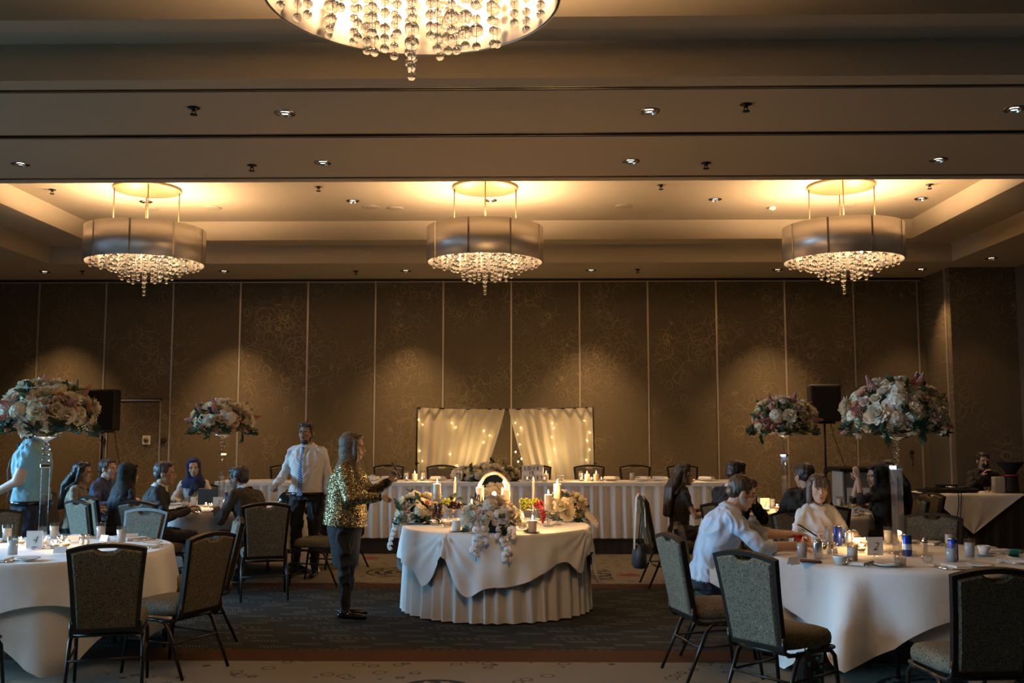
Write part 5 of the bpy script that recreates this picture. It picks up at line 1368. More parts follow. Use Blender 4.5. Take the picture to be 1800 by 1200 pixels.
    def bunch(c, nm, n, spread, label, seed, hang=None):
        t = thing('grape_bunch', label, 'grapes', c, 0, 'grape bunches'); rnd = random.Random(seed); c = Vector((0, 0, 0)); pts = []
        for k in range(n):
            for _ in range(40):
                if hang is None:
                    d = Vector((rnd.gauss(0, 1), rnd.gauss(0, 1), rnd.gauss(0, 1))).normalized() * rnd.random() ** .5; q = Vector((d.x * spread[0], d.y * spread[1], d.z * spread[2]))
                else:
                    f = rnd.random(); a = rnd.uniform(0, 6.28); rr = (1 - f * .75) * spread[0] * rnd.random() ** .4; q = Vector((rr * math.cos(a), rr * math.sin(a), -f * hang))
                if all((q - e).length > .021 for e in pts): break
            pts.append(q); o = link('grape', bead[nm], t, q, (rnd.random() * 3, rnd.random() * 3, 0), rnd.uniform(.9, 1.1))
        m = MB(); m.tube([(0, 0, -.02), (.005, 0, spread[2] + .005), (.015, .005, spread[2] + .03)], .003, 5); m.build('grape_stem', plain('stem_brown', (.12, .08, .03), .7), t)
        return t
    def fruit_bowl(px, yy, label):
        x = at_y(px, 905, yy).x; t = thing('fruit_stand', label, 'fruit stand', (x, yy, Z + EPS), 0, 'glass fruit stands')
        m = MB(); m.lathe([(0, 0), (.06, 0), (.055, .008), (.014, .018), (.012, .085), (.02, .10)], 24); m.build('pedestal', 'crystal', t); m = MB(); m.shell([(0, .10), (.07, .105), (.125, .128), (.13, .135), (.127, .137), (.068, .112), (0, .106)], 28); m.build('fruit_dish', 'clear_glass', t); return x
    xa = fruit_bowl(788, 9.62, 'glass stand heaped with dark grapes left of the cascade')
    bunch((xa - .015, 9.58, Z + .205), 'grape_green', 22, (.045, .04, .03), 'green grapes on top of the left fruit stand', 1)
    bunch((xa + .06, 9.63, Z + .17), 'grape_dark', 42, (.075, .05, .04), 'dark grapes heaped on the left fruit stand', 2)
    bunch((xa - .085, 9.49, Z + .19), 'grape_dark', 40, (.035, .03, .02), 'dark grapes hanging over the left rim of the left stand', 3, .17)
    put_t = thing('vine_leaves', 'dark green leaves tucked among the left grapes', 'leaves', (xa + .03, 9.64, Z + .23))
    for q in range(5): put(put_t, 'leaf', (.02 * q - .03, .01 * (q % 2), .0), (math.cos(q * 1.3), math.sin(q * 1.3), .3), q, .8)
    xb = fruit_bowl(935, 9.66, 'glass stand heaped with green and red grapes right of the cascade')
    bunch((xb - .065, 9.60, Z + .185), 'grape_green', 46, (.062, .05, .06), 'yellow green grapes on the right fruit stand', 4)
    bunch((xb + .03, 9.64, Z + .20), 'grape_green', 16, (.04, .03, .03), 'small green grape cluster behind the red grapes', 5)
    bunch((xb + .075, 9.58, Z + .18), 'grape_red', 26, (.05, .04, .035), 'red grapes heaped on the right fruit stand', 6)
    bunch((xb + .105, 9.48, Z + .165), 'grape_red', 34, (.032, .03, .02), 'red grapes hanging over the right rim of the right stand', 7, .15)
    # small crystal dishes and cups
    for i, (px, py) in enumerate(((787, 926), (918, 928), (900, 916))):
        p = on(px, py); t = thing('crystal_dish', 'small cut crystal dish on the flower table, %s' % ORD[i], 'dish', p, 0, 'crystal dishes'); m = MB(); m.shell([(0, .006), (.03, .006), (.045, .04), (.048, .04), (.034, 0), (0, 0)], 12); m.build('dish_body', 'crystal', t, False)
        m = MB()
        for q in range(6): m.ell((.02 * math.cos(q), .02 * math.sin(q), .022 + .006 * (q % 2)), (.010, .010, .009), 8, 6)
        m.build('sweets', 'petal_blush', t)
make_display()
text_mesh('sheet_text', 'PHOTO', .085, 'ink', SHEET['t'], (-SHEET['w'] + .07, -.043, .70), align='LEFT')

# ================================================================== people
from mathutils import noise as NZ
def capsule(m, p0, p1, r0, r1, mi=0, n=14, flat=1.0, ax=None):
    p0, p1 = Vector(p0), Vector(p1); d = p1 - p0; L = d.length; d = d.normalized() if L > 1e-6 else Vector((0, 0, 1))
    a = (ax - d * ax.dot(d)).normalized() if ax is not None else d.orthogonal().normalized(); b = d.cross(a); rows = []
    for k in range(1, 5):
        t = PI / 2 * k / 4; rows.append((p0 - d * (r0 * math.cos(t)), r0 * math.sin(t)))
    for k in range(1, 4): rows.append((p0.lerp(p1, k / 4), r0 + (r1 - r0) * k / 4))
    for k in range(4, 0, -1):
        t = PI / 2 * k / 4; rows.append((p1 + d * (r1 * math.cos(t)), r1 * math.sin(t)))
    rows = [(p0 - d * r0, r0 * .02)] + rows + [(p1 + d * r1, r1 * .02)]
    m.grid([[c + a * (r_ * math.cos(2 * PI * k / n)) + b * (r_ * flat * math.sin(2 * PI * k / n)) for k in range(n)] for c, r_ in rows], mi, True)
    m.f.append(tuple(len(m.v) - n * len(rows) + k for k in range(n - 1, -1, -1))); m.mi.append(mi); m.f.append(tuple(len(m.v) - n + k for k in range(n))); m.mi.append(mi)
def loft(m, rings, mi=0, n=22, cap=True, power=1.0):
    rows = []
    for c, ax, ay in rings:
        row = []
        for k in range(n):
            a = 2 * PI * k / n; ca, sa = math.cos(a), math.sin(a)
            row.append(c + ax * (math.copysign(abs(ca) ** power, ca)) + ay * (math.copysign(abs(sa) ** power, sa)))
        rows.append(row)
    o = len(m.v); m.grid(rows, mi, True)
    if cap:
        m.f.append(tuple(o + k for k in range(n - 1, -1, -1))); m.mi.append(mi); m.f.append(tuple(o + n * (len(rows) - 1) + k for k in range(n))); m.mi.append(mi)
def remesh(mb, voxel, iters=3):
    """union of the overlapping shapes as one skin; returns (verts, faces, material index)"""
    me = bpy.data.meshes.new('src'); me.from_pydata(mb.v, [], mb.f); me.update()
    o = bpy.data.objects.new('src', me); COL.objects.link(o)
    md = o.modifiers.new('r', 'REMESH'); md.mode = 'VOXEL'; md.voxel_size = voxel
    if iters:
        sm = o.modifiers.new('s', 'SMOOTH'); sm.factor = .5; sm.iterations = iters
    dg = bpy.context.evaluated_depsgraph_get(); em = bpy.data.meshes.new_from_object(o.evaluated_get(dg))
    n = len(em.vertices); co = np.empty(n * 3, np.float32); em.vertices.foreach_get('co', co); co = co.reshape(-1, 3)
    faces = [tuple(p.vertices) for p in em.polygons]
    mi = [0] * len(faces)
    if len(set(mb.mi)) > 1:
        bvh = BVHTree.FromPolygons([Vector(v) for v in mb.v], mb.f)
        cen = np.empty(len(faces) * 3, np.float32); em.polygons.foreach_get('center', cen); cen = cen.reshape(-1, 3)
        for i in range(len(faces)):
            r_ = bvh.find_nearest(Vector(cen[i])); mi[i] = mb.mi[r_[2]] if r_[2] is not None else 0
    elif mb.mi: mi = [mb.mi[0]] * len(faces)
    bpy.data.objects.remove(o); bpy.data.meshes.remove(me); bpy.data.meshes.remove(em)
    return co, faces, mi

def skin_mat(name, c):
    if name in MATS: return name
    t = NT(name); v = t.coord(); f, _ = t.noise(v, 35, 2); t.set(color=t.mix(f, c, tuple(q * .88 for q in c)), rough=.5, sss=.12); t.b.inputs['Subsurface Radius'].default_value = (.02, .008, .004); MATS[name] = t.m; return name
def hair_mat(name, c):
    if name in MATS: return name
    t = NT(name); v = t.coord(); f, _ = t.noise(t.mapping(v, (90, 90, 12)), 1.6, 3); t.set(color=t.mix(f, c, tuple(q * 2.2 + .004 for q in c)), rough=.42); t.bump(f, .6, .008); MATS[name] = t.m; return name
plain('eye_white', (.62, .60, .57), .3); plain('iris', (.02, .012, .008), .2); plain('lips', (.42, .16, .13), .5); plain('shoe_black', (.010, .009, .009), .12)
def sequin_mat():
    t = NT('sequins'); v = t.coord(); vo = t.voro(v, 165); vb, cb = vo.outputs['Distance'], vo.outputs['Color']
    big, _ = t.noise(v, 22, 2)
    s_ = t.node('ShaderNodeSeparateColor'); t.l.new(cb, s_.inputs[0])
    t.set(color=t.mix(s_.outputs[0], (.03, .026, .016), (.44, .34, .16)), metal=.9, rough=t.m_('ADD', .16, t.m_('MULTIPLY', s_.outputs[1], .25)))
    nm = t.node('ShaderNodeNewGeometry'); add = t.node('ShaderNodeVectorMath', operation='MULTIPLY_ADD'); t.l.new(cb, add.inputs[0]); add.inputs[1].default_value = (.9, .9, .9)
    sub_ = t.node('ShaderNodeVectorMath', operation='ADD'); sub_.inputs[1].default_value = (-.45, -.45, -.45); t.l.new(nm.outputs['Normal'], sub_.inputs[0]); t.l.new(sub_.outputs[0], add.inputs[2])
    nz = t.node('ShaderNodeVectorMath', operation='NORMALIZE'); t.l.new(add.outputs[0], nz.inputs[0]); t.l.new(nz.outputs[0], t.b.inputs['Normal']); MATS['sequins'] = t.m
sequin_mat()
def stripe_mat(name, c1, c2, sc, tilt):
    t = NT(name); v = t.mapping(t.coord(), (1, 1, 1), (0, 0, 0), (0, tilt, 0)); sx = t.node('ShaderNodeSeparateXYZ'); t.l.new(v, sx.inputs[0])
    t.set(color=t.mix(t.m_('LESS_THAN', t.m_('FRACT', t.m_('MULTIPLY', sx.outputs[2], sc)), .35), c1, c2), rough=.5); MATS[name] = t.m
stripe_mat('tie_striped', (.03, .08, .22), (.35, .42, .5), 42, R(38))
def scarf_mat():
    t = NT('patterned_scarf'); v = t.coord(); f, _ = t.noise(v, 16, 3, .6, 1.5); b = t.node('ShaderNodeTexBrick'); t.l.new(t.mapping(v, (1, 1, 1), (0, 0, 0), (1.1, .3, .2)), b.inputs[0]); b.inputs['Scale'].default_value = 22; b.inputs['Mortar Size'].default_value = .035
    b.inputs[1].default_value = (.028, .022, .016, 1); b.inputs[2].default_value = (.05, .040, .026, 1); b.inputs[3].default_value = (.17, .13, .07, 1)
    t.set(color=b.outputs[0], rough=.6); t.bump(f, .3, .02); MATS['patterned_scarf'] = t.m
scarf_mat()
for nm, c in (('navy_suit', (.010, .012, .020)), ('black_jacket', (.012, .011, .010)), ('charcoal_suit', (.020, .018, .017)), ('beige_jacket', (.30, .25, .17)), ('navy_shirt', (.035, .055, .12)), ('blue_hijab', (.010, .020, .09)), ('white_top', (.66, .62, .56)),
              ('white_shirt', (.72, .70, .67)), ('pale_blue_shirt', (.52, .58, .68)), ('sky_shirt', (.20, .42, .50)), ('trousers_dark', (.014, .013, .014)), ('trousers_navy', (.018, .022, .04)), ('black_top', (.010, .010, .010)), ('black_hijab', (.008, .008, .009)), ('pattern_dress', (.03, .032, .045)), ('white_blouse', (.80, .78, .76)), ('brown_jacket', (.035, .026, .018))):
    cloth(nm, c, .8, .55, 8, var=.2)

def hand(m, wrist, d, nrm, sc=1.0, curl=.5, mi=0, thumb=1, spread=.0):
    d = Vector(d).normalized(); nrm = Vector(nrm); nrm = (nrm - d * nrm.dot(d)).normalized(); lat = d.cross(nrm); w = Vector(wrist)
    capsule(m, w - d * .03 * sc, w + d * .02 * sc, .026 * sc, .027 * sc, mi, 10, .75, lat)
    for q in (-1, -.33, .33, 1): capsule(m, w + d * .02 * sc + lat * (.014 * q * sc), w + d * .085 * sc + lat * (.028 * q * sc), .0155 * sc, .0125 * sc, mi, 10)
    for q, L in ((-1, .85), (-.33, 1.0), (.33, .97), (1, .76)):
        p = w + d * .088 * sc + lat * (.028 * q * sc); dd = (d + lat * spread * q).normalized(); ang = curl * .8
        for seg, (l_, r0, r1) in enumerate(((.044, .0105, .0095), (.027, .0095, .0088), (.021, .0088, .0075))):
            ang_ = ang * (seg + .6); v = (dd * math.cos(ang_) + nrm * math.sin(ang_)).normalized(); e = p + v * (l_ * L * sc); capsule(m, p, e, r0 * sc, r1 * sc, mi, 8); p = e
    p = w + d * .028 * sc + lat * (thumb * .026 * sc) + nrm * .006 * sc; v = (d * .65 + lat * thumb * .75 + nrm * .35).normalized(); e = p + v * .045 * sc; capsule(m, p, e, .013 * sc, .011 * sc, mi, 8)
    v2 = (d * .9 + lat * thumb * .15 + nrm * (.3 + .4 * curl)).normalized(); capsule(m, e, e + v2 * .032 * sc, .011 * sc, .0085 * sc, mi, 8)

def person(label, pos, face, pose='sit', s=1.0, girth=1.0, lean=8, side=0.0, twist=0.0, head=(0, 0, 0), hr=None, hl=None, top='black_jacket', bottom='trousers_dark', skin=('skin_tan', (.42, .26, .17)),
           sleeves='long', hair=('short', 'hair_black'), z0=0.0, female=False, collar=None, extras=(), voxel=.0115, curl=(.6, .6), hdir=(None, None), pole=(None, None), beard=False, group='wedding guests', seatz=.50, neck_skin=True, shoulder=1.0, legs_fwd=.42, head_scale=1.0):
    """local frame: looks along +y, right hand at +x"""
    skin = skin_mat(*skin); rz = math.atan2(face[1], face[0]) - PI / 2
    mats = [skin, top, bottom, 'shoe_black', 'eye_white', 'iris', 'lips', hair[1] if hair[0] not in ('hijab',) else 'hair_black']
    hair_mat('hair_black', (.008, .007, .006)); [m_ for m_ in ()]
    TOP_, BOT, SKN, SHO = 1, 2, 0, 3
    hipz = (.92 if pose == 'stand' else seatz + .055) * (s if pose == 'stand' else 1); g = girth
    # spine
    la = R(lean); sd = R(side); pts = []; p = Vector((0, 0, hipz - .06)); N = 12; L = .58 * s
    dirs = []
    for k in range(N + 1):
        t = k / N; a = la * min(1, .35 + .9 * t); b = sd * min(1, .2 + t)
        d = Vector((math.sin(b), math.sin(a) * math.cos(b), math.cos(a) * math.cos(b))); pts.append(p.copy()); dirs.append(d); p = p + d * (L / N)
    def sp(t):
        q = t * N; i = min(N - 1, int(q)); return pts[i].lerp(pts[i + 1], q - i), dirs[i].lerp(dirs[min(N, i + 1)], q - i).normalized()
    sw = .165 * s * shoulder * (.86 if female else 1.0)
    B = MB()
    prof = [(-.04, .155, .13), (.06, .172, .128), (.16, .168, .122), (.30, .150, .112), (.45, .155, .118), (.62, .172, .125), (.78, .178, .118), (.88, .165, .098), (.95, .11, .078), (1.0, .066, .062)]
    if female: prof = [(-.04, .165, .135), (.06, .178, .13), (.16, .168, .12), (.30, .135, .102), (.45, .138, .108), (.62, .152, .128), (.78, .158, .112), (.88, .145, .09), (.95, .095, .07), (1.0, .055, .055)]
    rings = []
    for t, rx, ry in prof:
        c, d = sp(max(0, t)); 
        if t < 0: c = c + dirs[0] * (t * L)
        tw = R(twist) * max(0, t); x = Vector((math.cos(tw), math.sin(tw), 0)); x = (x - d * x.dot(d)).normalized(); y = d.cross(x)
        gg = g if t < .8 else 1 + (g - 1) * .4
        rings.append((c, x * rx * s * (1 + (gg - 1) * .8), y * ry * s * gg))
    cut = 2
    loft(B, [(c_, ax_ * .93, ay_ * .93) for c_, ax_, ay_ in rings[:cut + 1]], BOT, 22); loft(B, [(rings[1][0] + dirs[0] * .01, rings[1][1] * 1.02, rings[1][2] * 1.02)] + rings[2:], TOP_, 22)
    cS, dS = sp(.865); tw = R(twist); xS = Vector((math.cos(tw), math.sin(tw), 0)); xS = (xS - dS * xS.dot(dS)).normalized(); yS = dS.cross(xS)
    sh = {1: cS + xS * sw, -1: cS - xS * sw}
    for sgn in (1, -1): capsule(B, cS + dS * .045 * s + xS * (sgn * .045), sh[sgn] - dS * .004, .050 * s, .046 * s, TOP_)
    H = MB()          # hands
    ends = {}
    for sgn, tgt, cu, hd_, pl in ((1, hr, curl[0], hdir[0], pole[0]), (-1, hl, curl[1], hdir[1], pole[1])):
        S0 = sh[sgn]; a, b = .285 * s, .262 * s
        if tgt is None: tgt = (sgn * .22, .12, hipz + .02) if pose == 'stand' else (sgn * .16, .34, seatz + .16)
        T = Vector(tgt); v = T - S0; dist = min(v.length, (a + b) * .995); u = v.normalized(); T = S0 + u * dist
        ca = (a * a + dist * dist - b * b) / (2 * a * dist); ca = max(-1, min(1, ca)); P = Vector(pl) if pl else Vector((sgn * .55, -.45, -.7)); P = (P - u * P.dot(u)).normalized()
        E = S0 + u * (a * ca) + P * (a * math.sqrt(max(0, 1 - ca * ca)))
        fm = {'long': TOP_, 'short': SKN, 'rolled': SKN}[sleeves]
        ur = (.056 if not female else .047) * s * (1 + (g - 1) * .6)
        capsule(B, S0, S0.lerp(E, .5), ur, ur * .88, TOP_); 
        capsule(B, S0.lerp(E, .45), E, ur * (.90 if sleeves != 'short' else .72), ur * (.80 if sleeves != 'short' else .66), TOP_ if sleeves != 'short' else SKN)
        if sleeves == 'rolled':
            capsule(B, E, E.lerp(T, .22), ur * .84, ur * .82, TOP_); capsule(B, E.lerp(T, .2), T, ur * .66, .028 * s, SKN)
        else:
            capsule(B, E, T, ur * (.80 if sleeves == 'long' else .64), (.038 if sleeves == 'long' else .028) * s, fm)
        fd = Vector(hd_) if hd_ else (T - E).normalized(); nn = Vector((-sgn * .3, 0, -1)) if hd_ is None else Vector((-sgn, 0, -.2))
        fdn = fd.normalized(); nn = nn if abs(nn.normalized().dot(fdn)) < .9 else Vector((-sgn, .2, 0))
        hand(H, T + (T - E).normalized() * .012, fdn, nn, .95 * s * (.92 if female else 1), cu, SKN, -1 if sgn > 0 else 1); ends[sgn] = (T, E, fdn)
    # legs
    for sgn in (1, -1):
        h0 = Vector((sgn * .092 * s * (1 + (g - 1) * .5), 0, hipz - .01))
        if pose == 'stand': k_ = Vector((sgn * .10 * s, .02, .49 * s)); an = Vector((sgn * .10 * s, -.02 + .05 * (sgn > 0), .085)); ft = an + Vector((sgn * .02, .17, -.045))
        else: k_ = Vector((sgn * .13, legs_fwd, seatz + .035)); an = Vector((sgn * .13, legs_fwd - .03, .10)); ft = an + Vector((sgn * .015, .16, -.05))
        tr = .088 * s * (1 + (g - 1) * .6); capsule(B, h0, k_, tr, .062 * s, BOT); capsule(B, k_, an, .060 * s, .042 * s, BOT)
        capsule(B, an - Vector((0, .03, .035)), ft, .040, .034, SHO, 12, .8, Vector((1, 0, 0))); capsule(B, an, an - Vector((0, 0, .03)), .042, .040, SHO)
    co, fa, mi = remesh(B, voxel, 4)
    # a clean hem where the top ends
    hc_, hd_n = rings[1][0] + dirs[0] * .012, dirs[0]
    for i_, f_ in enumerate(fa):
        if mi[i_] in (TOP_, BOT):
            q_ = Vector(co[f_[0]]) - hc_; t_ = q_.dot(hd_n)
            if abs(t_) < .07 and (q_ - hd_n * t_).length < .235 * g: mi[i_] = TOP_ if t_ > 0 else BOT
    # creases in the cloth
    isc = np.zeros(len(co), bool)
    for f_, m_ in zip(fa, mi):
        if m_ in (TOP_, BOT): isc[list(f_)] = True
    nv = np.zeros_like(co)
    tri = np.array([f_[:3] for f_ in fa]); fn = np.cross(co[tri[:, 1]] - co[tri[:, 0]], co[tri[:, 2]] - co[tri[:, 0]])
    for k in range(3): np.add.at(nv, tri[:, k], fn)
    nv /= np.maximum(np.linalg.norm(nv, axis=1, keepdims=True), 1e-9)
    for i in np.nonzero(isc)[0]:
        p_ = Vector(co[i]); q_ = NZ.noise_vector(p_ * 5.0); r_ = NZ.noise(Vector((p_.x * 13, p_.y * 13, p_.z * 8)) + q_ * 1.3)
        co[i] += nv[i] * ((.5 - abs(r_) * 1.8) * .019)
    hc, hf, hm = remesh(H, .006, 1)
    # head
    cN, dN = sp(1.0); yw, pi_, ro = (R(q) for q in head)
    Rm = Matrix.Rotation(yw, 3, 'Z') @ Matrix.Rotation(-pi_, 3, 'X') @ Matrix.Rotation(ro, 3, 'Y')
    hs = 1.03 * head_scale * (.96 if female else 1.0)
    hc0 = cN + dN * .062 * s + Rm @ Vector((0, .026, .066))
    HM = Matrix.Translation(hc0) @ Rm.to_4x4() @ Matrix.Scale(hs, 4)
    A = MB()
    def E_(c, r_, mi_=0, tgt=A, n=16, m_=12): tgt.ell(c, r_, n, m_, mi_, HM)
    E_((0, -.015, .030), (.076, .096, .088)); E_((0, .022, -.030), (.063, .068, .082)); E_((0, .052, -.092), (.030, .030, .024)); E_((0, .035, -.075), (.050, .048, .040))
    for q in (-1, 1):
        E_((q * .036, .056, -.022), (.026, .026, .026)); (E_((q * .078, -.008, -.012), (.011, .021, .033)) if hair[0] != 'hijab' else None); E_((q * .032, .072, .024), (.026, .014, .011))
    V = lambda *c: HM @ Vector(c)
    capsule(A, V(0, .084, .014), V(0, .102, -.026), .008 * hs, .0115 * hs, 0); E_((.012, .096, -.034), (.009, .010, .008)); E_((-.012, .096, -.034), (.009, .010, .008))
    E_((0, .084, -.060), (.026, .012, .007)); E_((0, .082, -.070), (.024, .012, .008))
    capsule(A, V(0, -.018, -.05), cN - dN * .02, .050 * s * (.88 if female else 1.05), .056 * s * (.88 if female else 1.08), 0)
    ac, af, am = remesh(A, .0052, 2)
    D = MB()          # small features set on the face
    for q in (-1, 1):
        E_((q * .031, .0825, .004), (.0135, .0075, .0062), 4, D, 12, 8); E_((q * .031, .0885, .004), (.0058, .0028, .0058), 5, D, 10, 6)
        capsule(D, V(q * .016, .0925, .0225), V(q * .047, .0805, .0225), .0035 * hs, .0028 * hs, 7, 6)
        capsule(D, V(q * .018, .0885, .0105), V(q * .044, .080, .0095), .0022 * hs, .0018 * hs, 7, 6)
    E_((0, .0925, -.0605), (.021, .006, .0042), 6, D, 12, 6); E_((0, .091, -.0675), (.019, .0065, .005), 6, D, 12, 6)
    verts, faces, mids = [], [], []
    for c_, f_, m_ in ((co, fa, mi), (hc, hf, hm), (ac, af, am), (np.array([tuple(v) for v in D.v], np.float32), D.f, D.mi)):
        o = len(verts); verts.extend(map(tuple, c_.tolist())); faces.extend([tuple(i + o for i in f) for f in f_]); mids.extend(m_)
    me = bpy.data.meshes.new('person'); me.from_pydata(verts, [], faces)
    for q in mats: me.materials.append(MATS[q])
    me.polygons.foreach_set('material_index', mids); me.polygons.foreach_set('use_smooth', [True] * len(faces)); me.update()
    ob = link('person', me, None, (pos[0], pos[1], z0), (0, 0, rz)); tag(ob, label, 'person', group)
    def child(name, mb, mat, vox=.008, it=2, raw=False):
        if raw: return mb.build(name, mat, ob)
        c_, f_, m_ = remesh(mb, vox, it)
        if name == 'hair':
            for i_ in range(len(c_)):
                p_ = Vector(c_[i_]); o_ = NZ.noise_vector(Vector((p_.x * 55, p_.y * 55, p_.z * 11))); c_[i_] += np.array(o_) * .0055
        me_ = bpy.data.meshes.new(name); me_.from_pydata(c_.tolist(), [], f_); me_.materials.append(MATS[mat] if isinstance(mat, str) else mat)
        me_.polygons.foreach_set('use_smooth', [True] * len(f_)); me_.update(); return link(name, me_, ob)
    # hair or scarf
    kind = hair[0]; hm_ = hair[1]; G = MB()
    def Eh(c, r_): G.ell(c, r_, 18, 12, 0, HM)
    if kind in ('short', 'long', 'bob', 'bun'):
        Eh((0, -.030, .046), (.084, .094, .082)); Eh((0, .022, .092), (.066, .056, .034)); Eh((0, -.055, -.005), (.070, .062, .065))
        for q in (-1, 1): Eh((q * .064, -.022, .028), (.020, .058, .045)); Eh((q * .068, .012, .045), (.014, .034, .036))
    if kind == 'short': capsule(G, V(-.042, .058, .084), V(.042, .056, .086), .015, .017, 0)
    if kind == 'bob':
        for q in (-1, 1): capsule(G, V(q * .070, -.005, .05), V(q * .080, .012, -.10), .030, .026, 0, 10); capsule(G, V(q * .05, -.06, 0), V(q * .062, -.05, -.10), .036, .03, 0, 10)
        capsule(G, V(0, -.085, 0), V(0, -.075, -.10), .045, .04, 0)
        for q in (-.042, -.02, 0, .02, .042): capsule(G, V(q, .070, .085), V(q * 1.12, .093, .034), .016, .011, 0, 8)
    if kind == 'long':
        ln = hair[2] if len(hair) > 2 else .45
        b0 = V(0, -.075, .0); back = cN - dN * (.10) + yS * -.135
        for q in (-1, -.4, .3, 1):
            e = cS - dS * (ln - .28) + xS * (q * .075) + yS * -(.135 + .02 * (1 - abs(q)))
            mid_ = cS + dS * .04 + xS * (q * .085) + yS * -.125; st = V(q * .058, -.055 - .03 * (1 - abs(q)), .02)
            capsule(G, st, mid_, .042, .044, 0, 12); capsule(G, mid_, e, .044, .026, 0, 12)
        for q in (-1, 1): capsule(G, V(q * .072, -.012, .05), V(q * .082, -.025, -.10), .027, .028, 0, 10); capsule(G, V(q * .082, -.025, -.10), cS + xS * (q * .10) + yS * -.085, .028, .03, 0, 10)
    if kind == 'bun': Eh((0, -.115, .055), (.05, .045, .045))
    if kind == 'hijab':
        Eh((0, -.036, .034), (.095, .106, .104)); Eh((0, -.045, -.05), (.088, .090, .10)); Eh((0, -.012, -.118), (.082, .088, .05)); Eh((0, .052, .098), (.058, .030, .024))
        for q in (-1, 1): capsule(G, V(q * .072, .030, .055), V(q * .060, .040, -.105), .022, .026, 0, 10)
        loft(G, [(cN + dN * .07 * s, xS * .085, yS * .085), (cN + dN * .0, xS * .115, yS * .10), (cS + dS * .02, xS * .165, yS * .118), (cS - dS * .05, xS * .165, yS * .125)], 0)
        capsule(G, V(-.03, .05, -.13), cS - dS * .12 + yS * .135 + xS * .02, .042, .03, 0); capsule(G, V(.03, .03, -.13), cS - dS * .06 + yS * .13 - xS * .05, .04, .03, 0)
        child('headscarf', G, hm_, .0085, 2)
    else: child('hair', G, hm_, .0075, 1)
    if beard:
        G = MB(); G.ell((0, .050, -.090), (.047, .044, .034), 14, 10, 0, HM); G.ell((0, .088, -.0485), (.024, .010, .006), 12, 8, 0, HM)
        for q in (-1, 1): G.ell((q * .052, .012, -.062), (.014, .030, .032), 12, 8, 0, HM)
        child('beard', G, hm_, .006, 1)
    if collar:
        G = MB(); NC = 28; base = cN - dN * .010 * s
        P_ = []
        for (rr, zz, fo) in ((.068, -.022, 1.0), (.066, .020, 1.0), (.072, .034, 1.02), (.082, .012, 1.06), (.092, -.012, 1.12)):
            P_.append([base + xS * (rr * s * math.cos(2 * PI * k / NC)) + yS * (rr * fo * .95 * s * math.sin(2 * PI * k / NC)) + dN * (zz - .030 * max(0, math.sin(2 * PI * k / NC)) ** 2) for k in range(NC)])
        G.grid(P_, 0, True); child('shirt_collar', G, collar, raw=True)
    if pose == 'stand' and not female:
        G = MB(); b0 = rings[1][0] + dirs[0] * .012; P_ = []
        for (k_, zz) in ((1.0, -.022), (1.045, -.020), (1.055, 0), (1.045, .016), (1.0, .018)):
            P_.append([b0 + rings[1][1] * (k_ * 1.01 * math.cos(2 * PI * k / 40)) + rings[1][2] * (k_ * 1.01 * math.sin(2 * PI * k / 40)) + dirs[0] * zz for k in range(40)])
        G.grid(P_, 0, True); child('belt', G, 'shoe_black', raw=True)
    ctx = dict(ob=ob, child=child, V=V, HM=HM, cN=cN, dN=dN, cS=cS, dS=dS, xS=xS, yS=yS, sp=sp, sh=sh, ends=ends, rings=rings, s=s, hipz=hipz, sw=sw, g=g, L=L)
    for ex in extras: ex(ctx)
    return ob

def x_tie(mat, long_=.50):
    def f(c):
        G = MB(); rows = []
        for k in range(12):
            t = k / 11; q = 1.0 - .85 * t * long_ / .50; ce, d = c['sp'](max(.02, q - .06)); 
            dep = np.interp(q, [0, .3, .6, .8, 1.0], [.150, .128, .140, .125, .085]) * c['s'] * (1 + (c['g'] - 1) * (1 if q < .8 else .4)); w = (.018 if k == 0 else .014 + .020 * t)
            o_ = ce + c['yS'] * (dep + .012); rows.append([o_ - c['xS'] * w, o_ + c['yS'] * .006, o_ + c['xS'] * w])
        G.grid(rows); G2 = MB(); r0 = Vector(rows[0][1]); G.ell(r0 - c['yS'] * .002, (.018, .014, .020), 10, 8)
        c['child']('necktie', G, mat, raw=True)
    return f
def x_phone(sgn, tilt=0.6):
    def f(c):
        T, E, d = c['ends'][sgn]; p = T + d * .10 + Vector((0, .02, .03)); M_ = Matrix.Translation(p) @ Matrix.Rotation(tilt, 4, 'X')
        w = c['ob'].matrix_basis
        t = thing('smartphone', c['phone_label'], 'phone', c['ob'].location, c['ob'].rotation_euler[2], 'phones in hands')
        G = MB(); G.rbox(-.037, -.005, -.075, .037, .005, .075, .004, M=M_); G.build('phone_body', 'black_plastic', t, False)
        G = MB(); G.box(-.033, -.0062, -.068, .033, -.0052, .068, M=M_); G.build('phone_screen', glow('phone_glow', (.55, .62, .75), .35, (.1, .1, .1)), t, False)
    return f

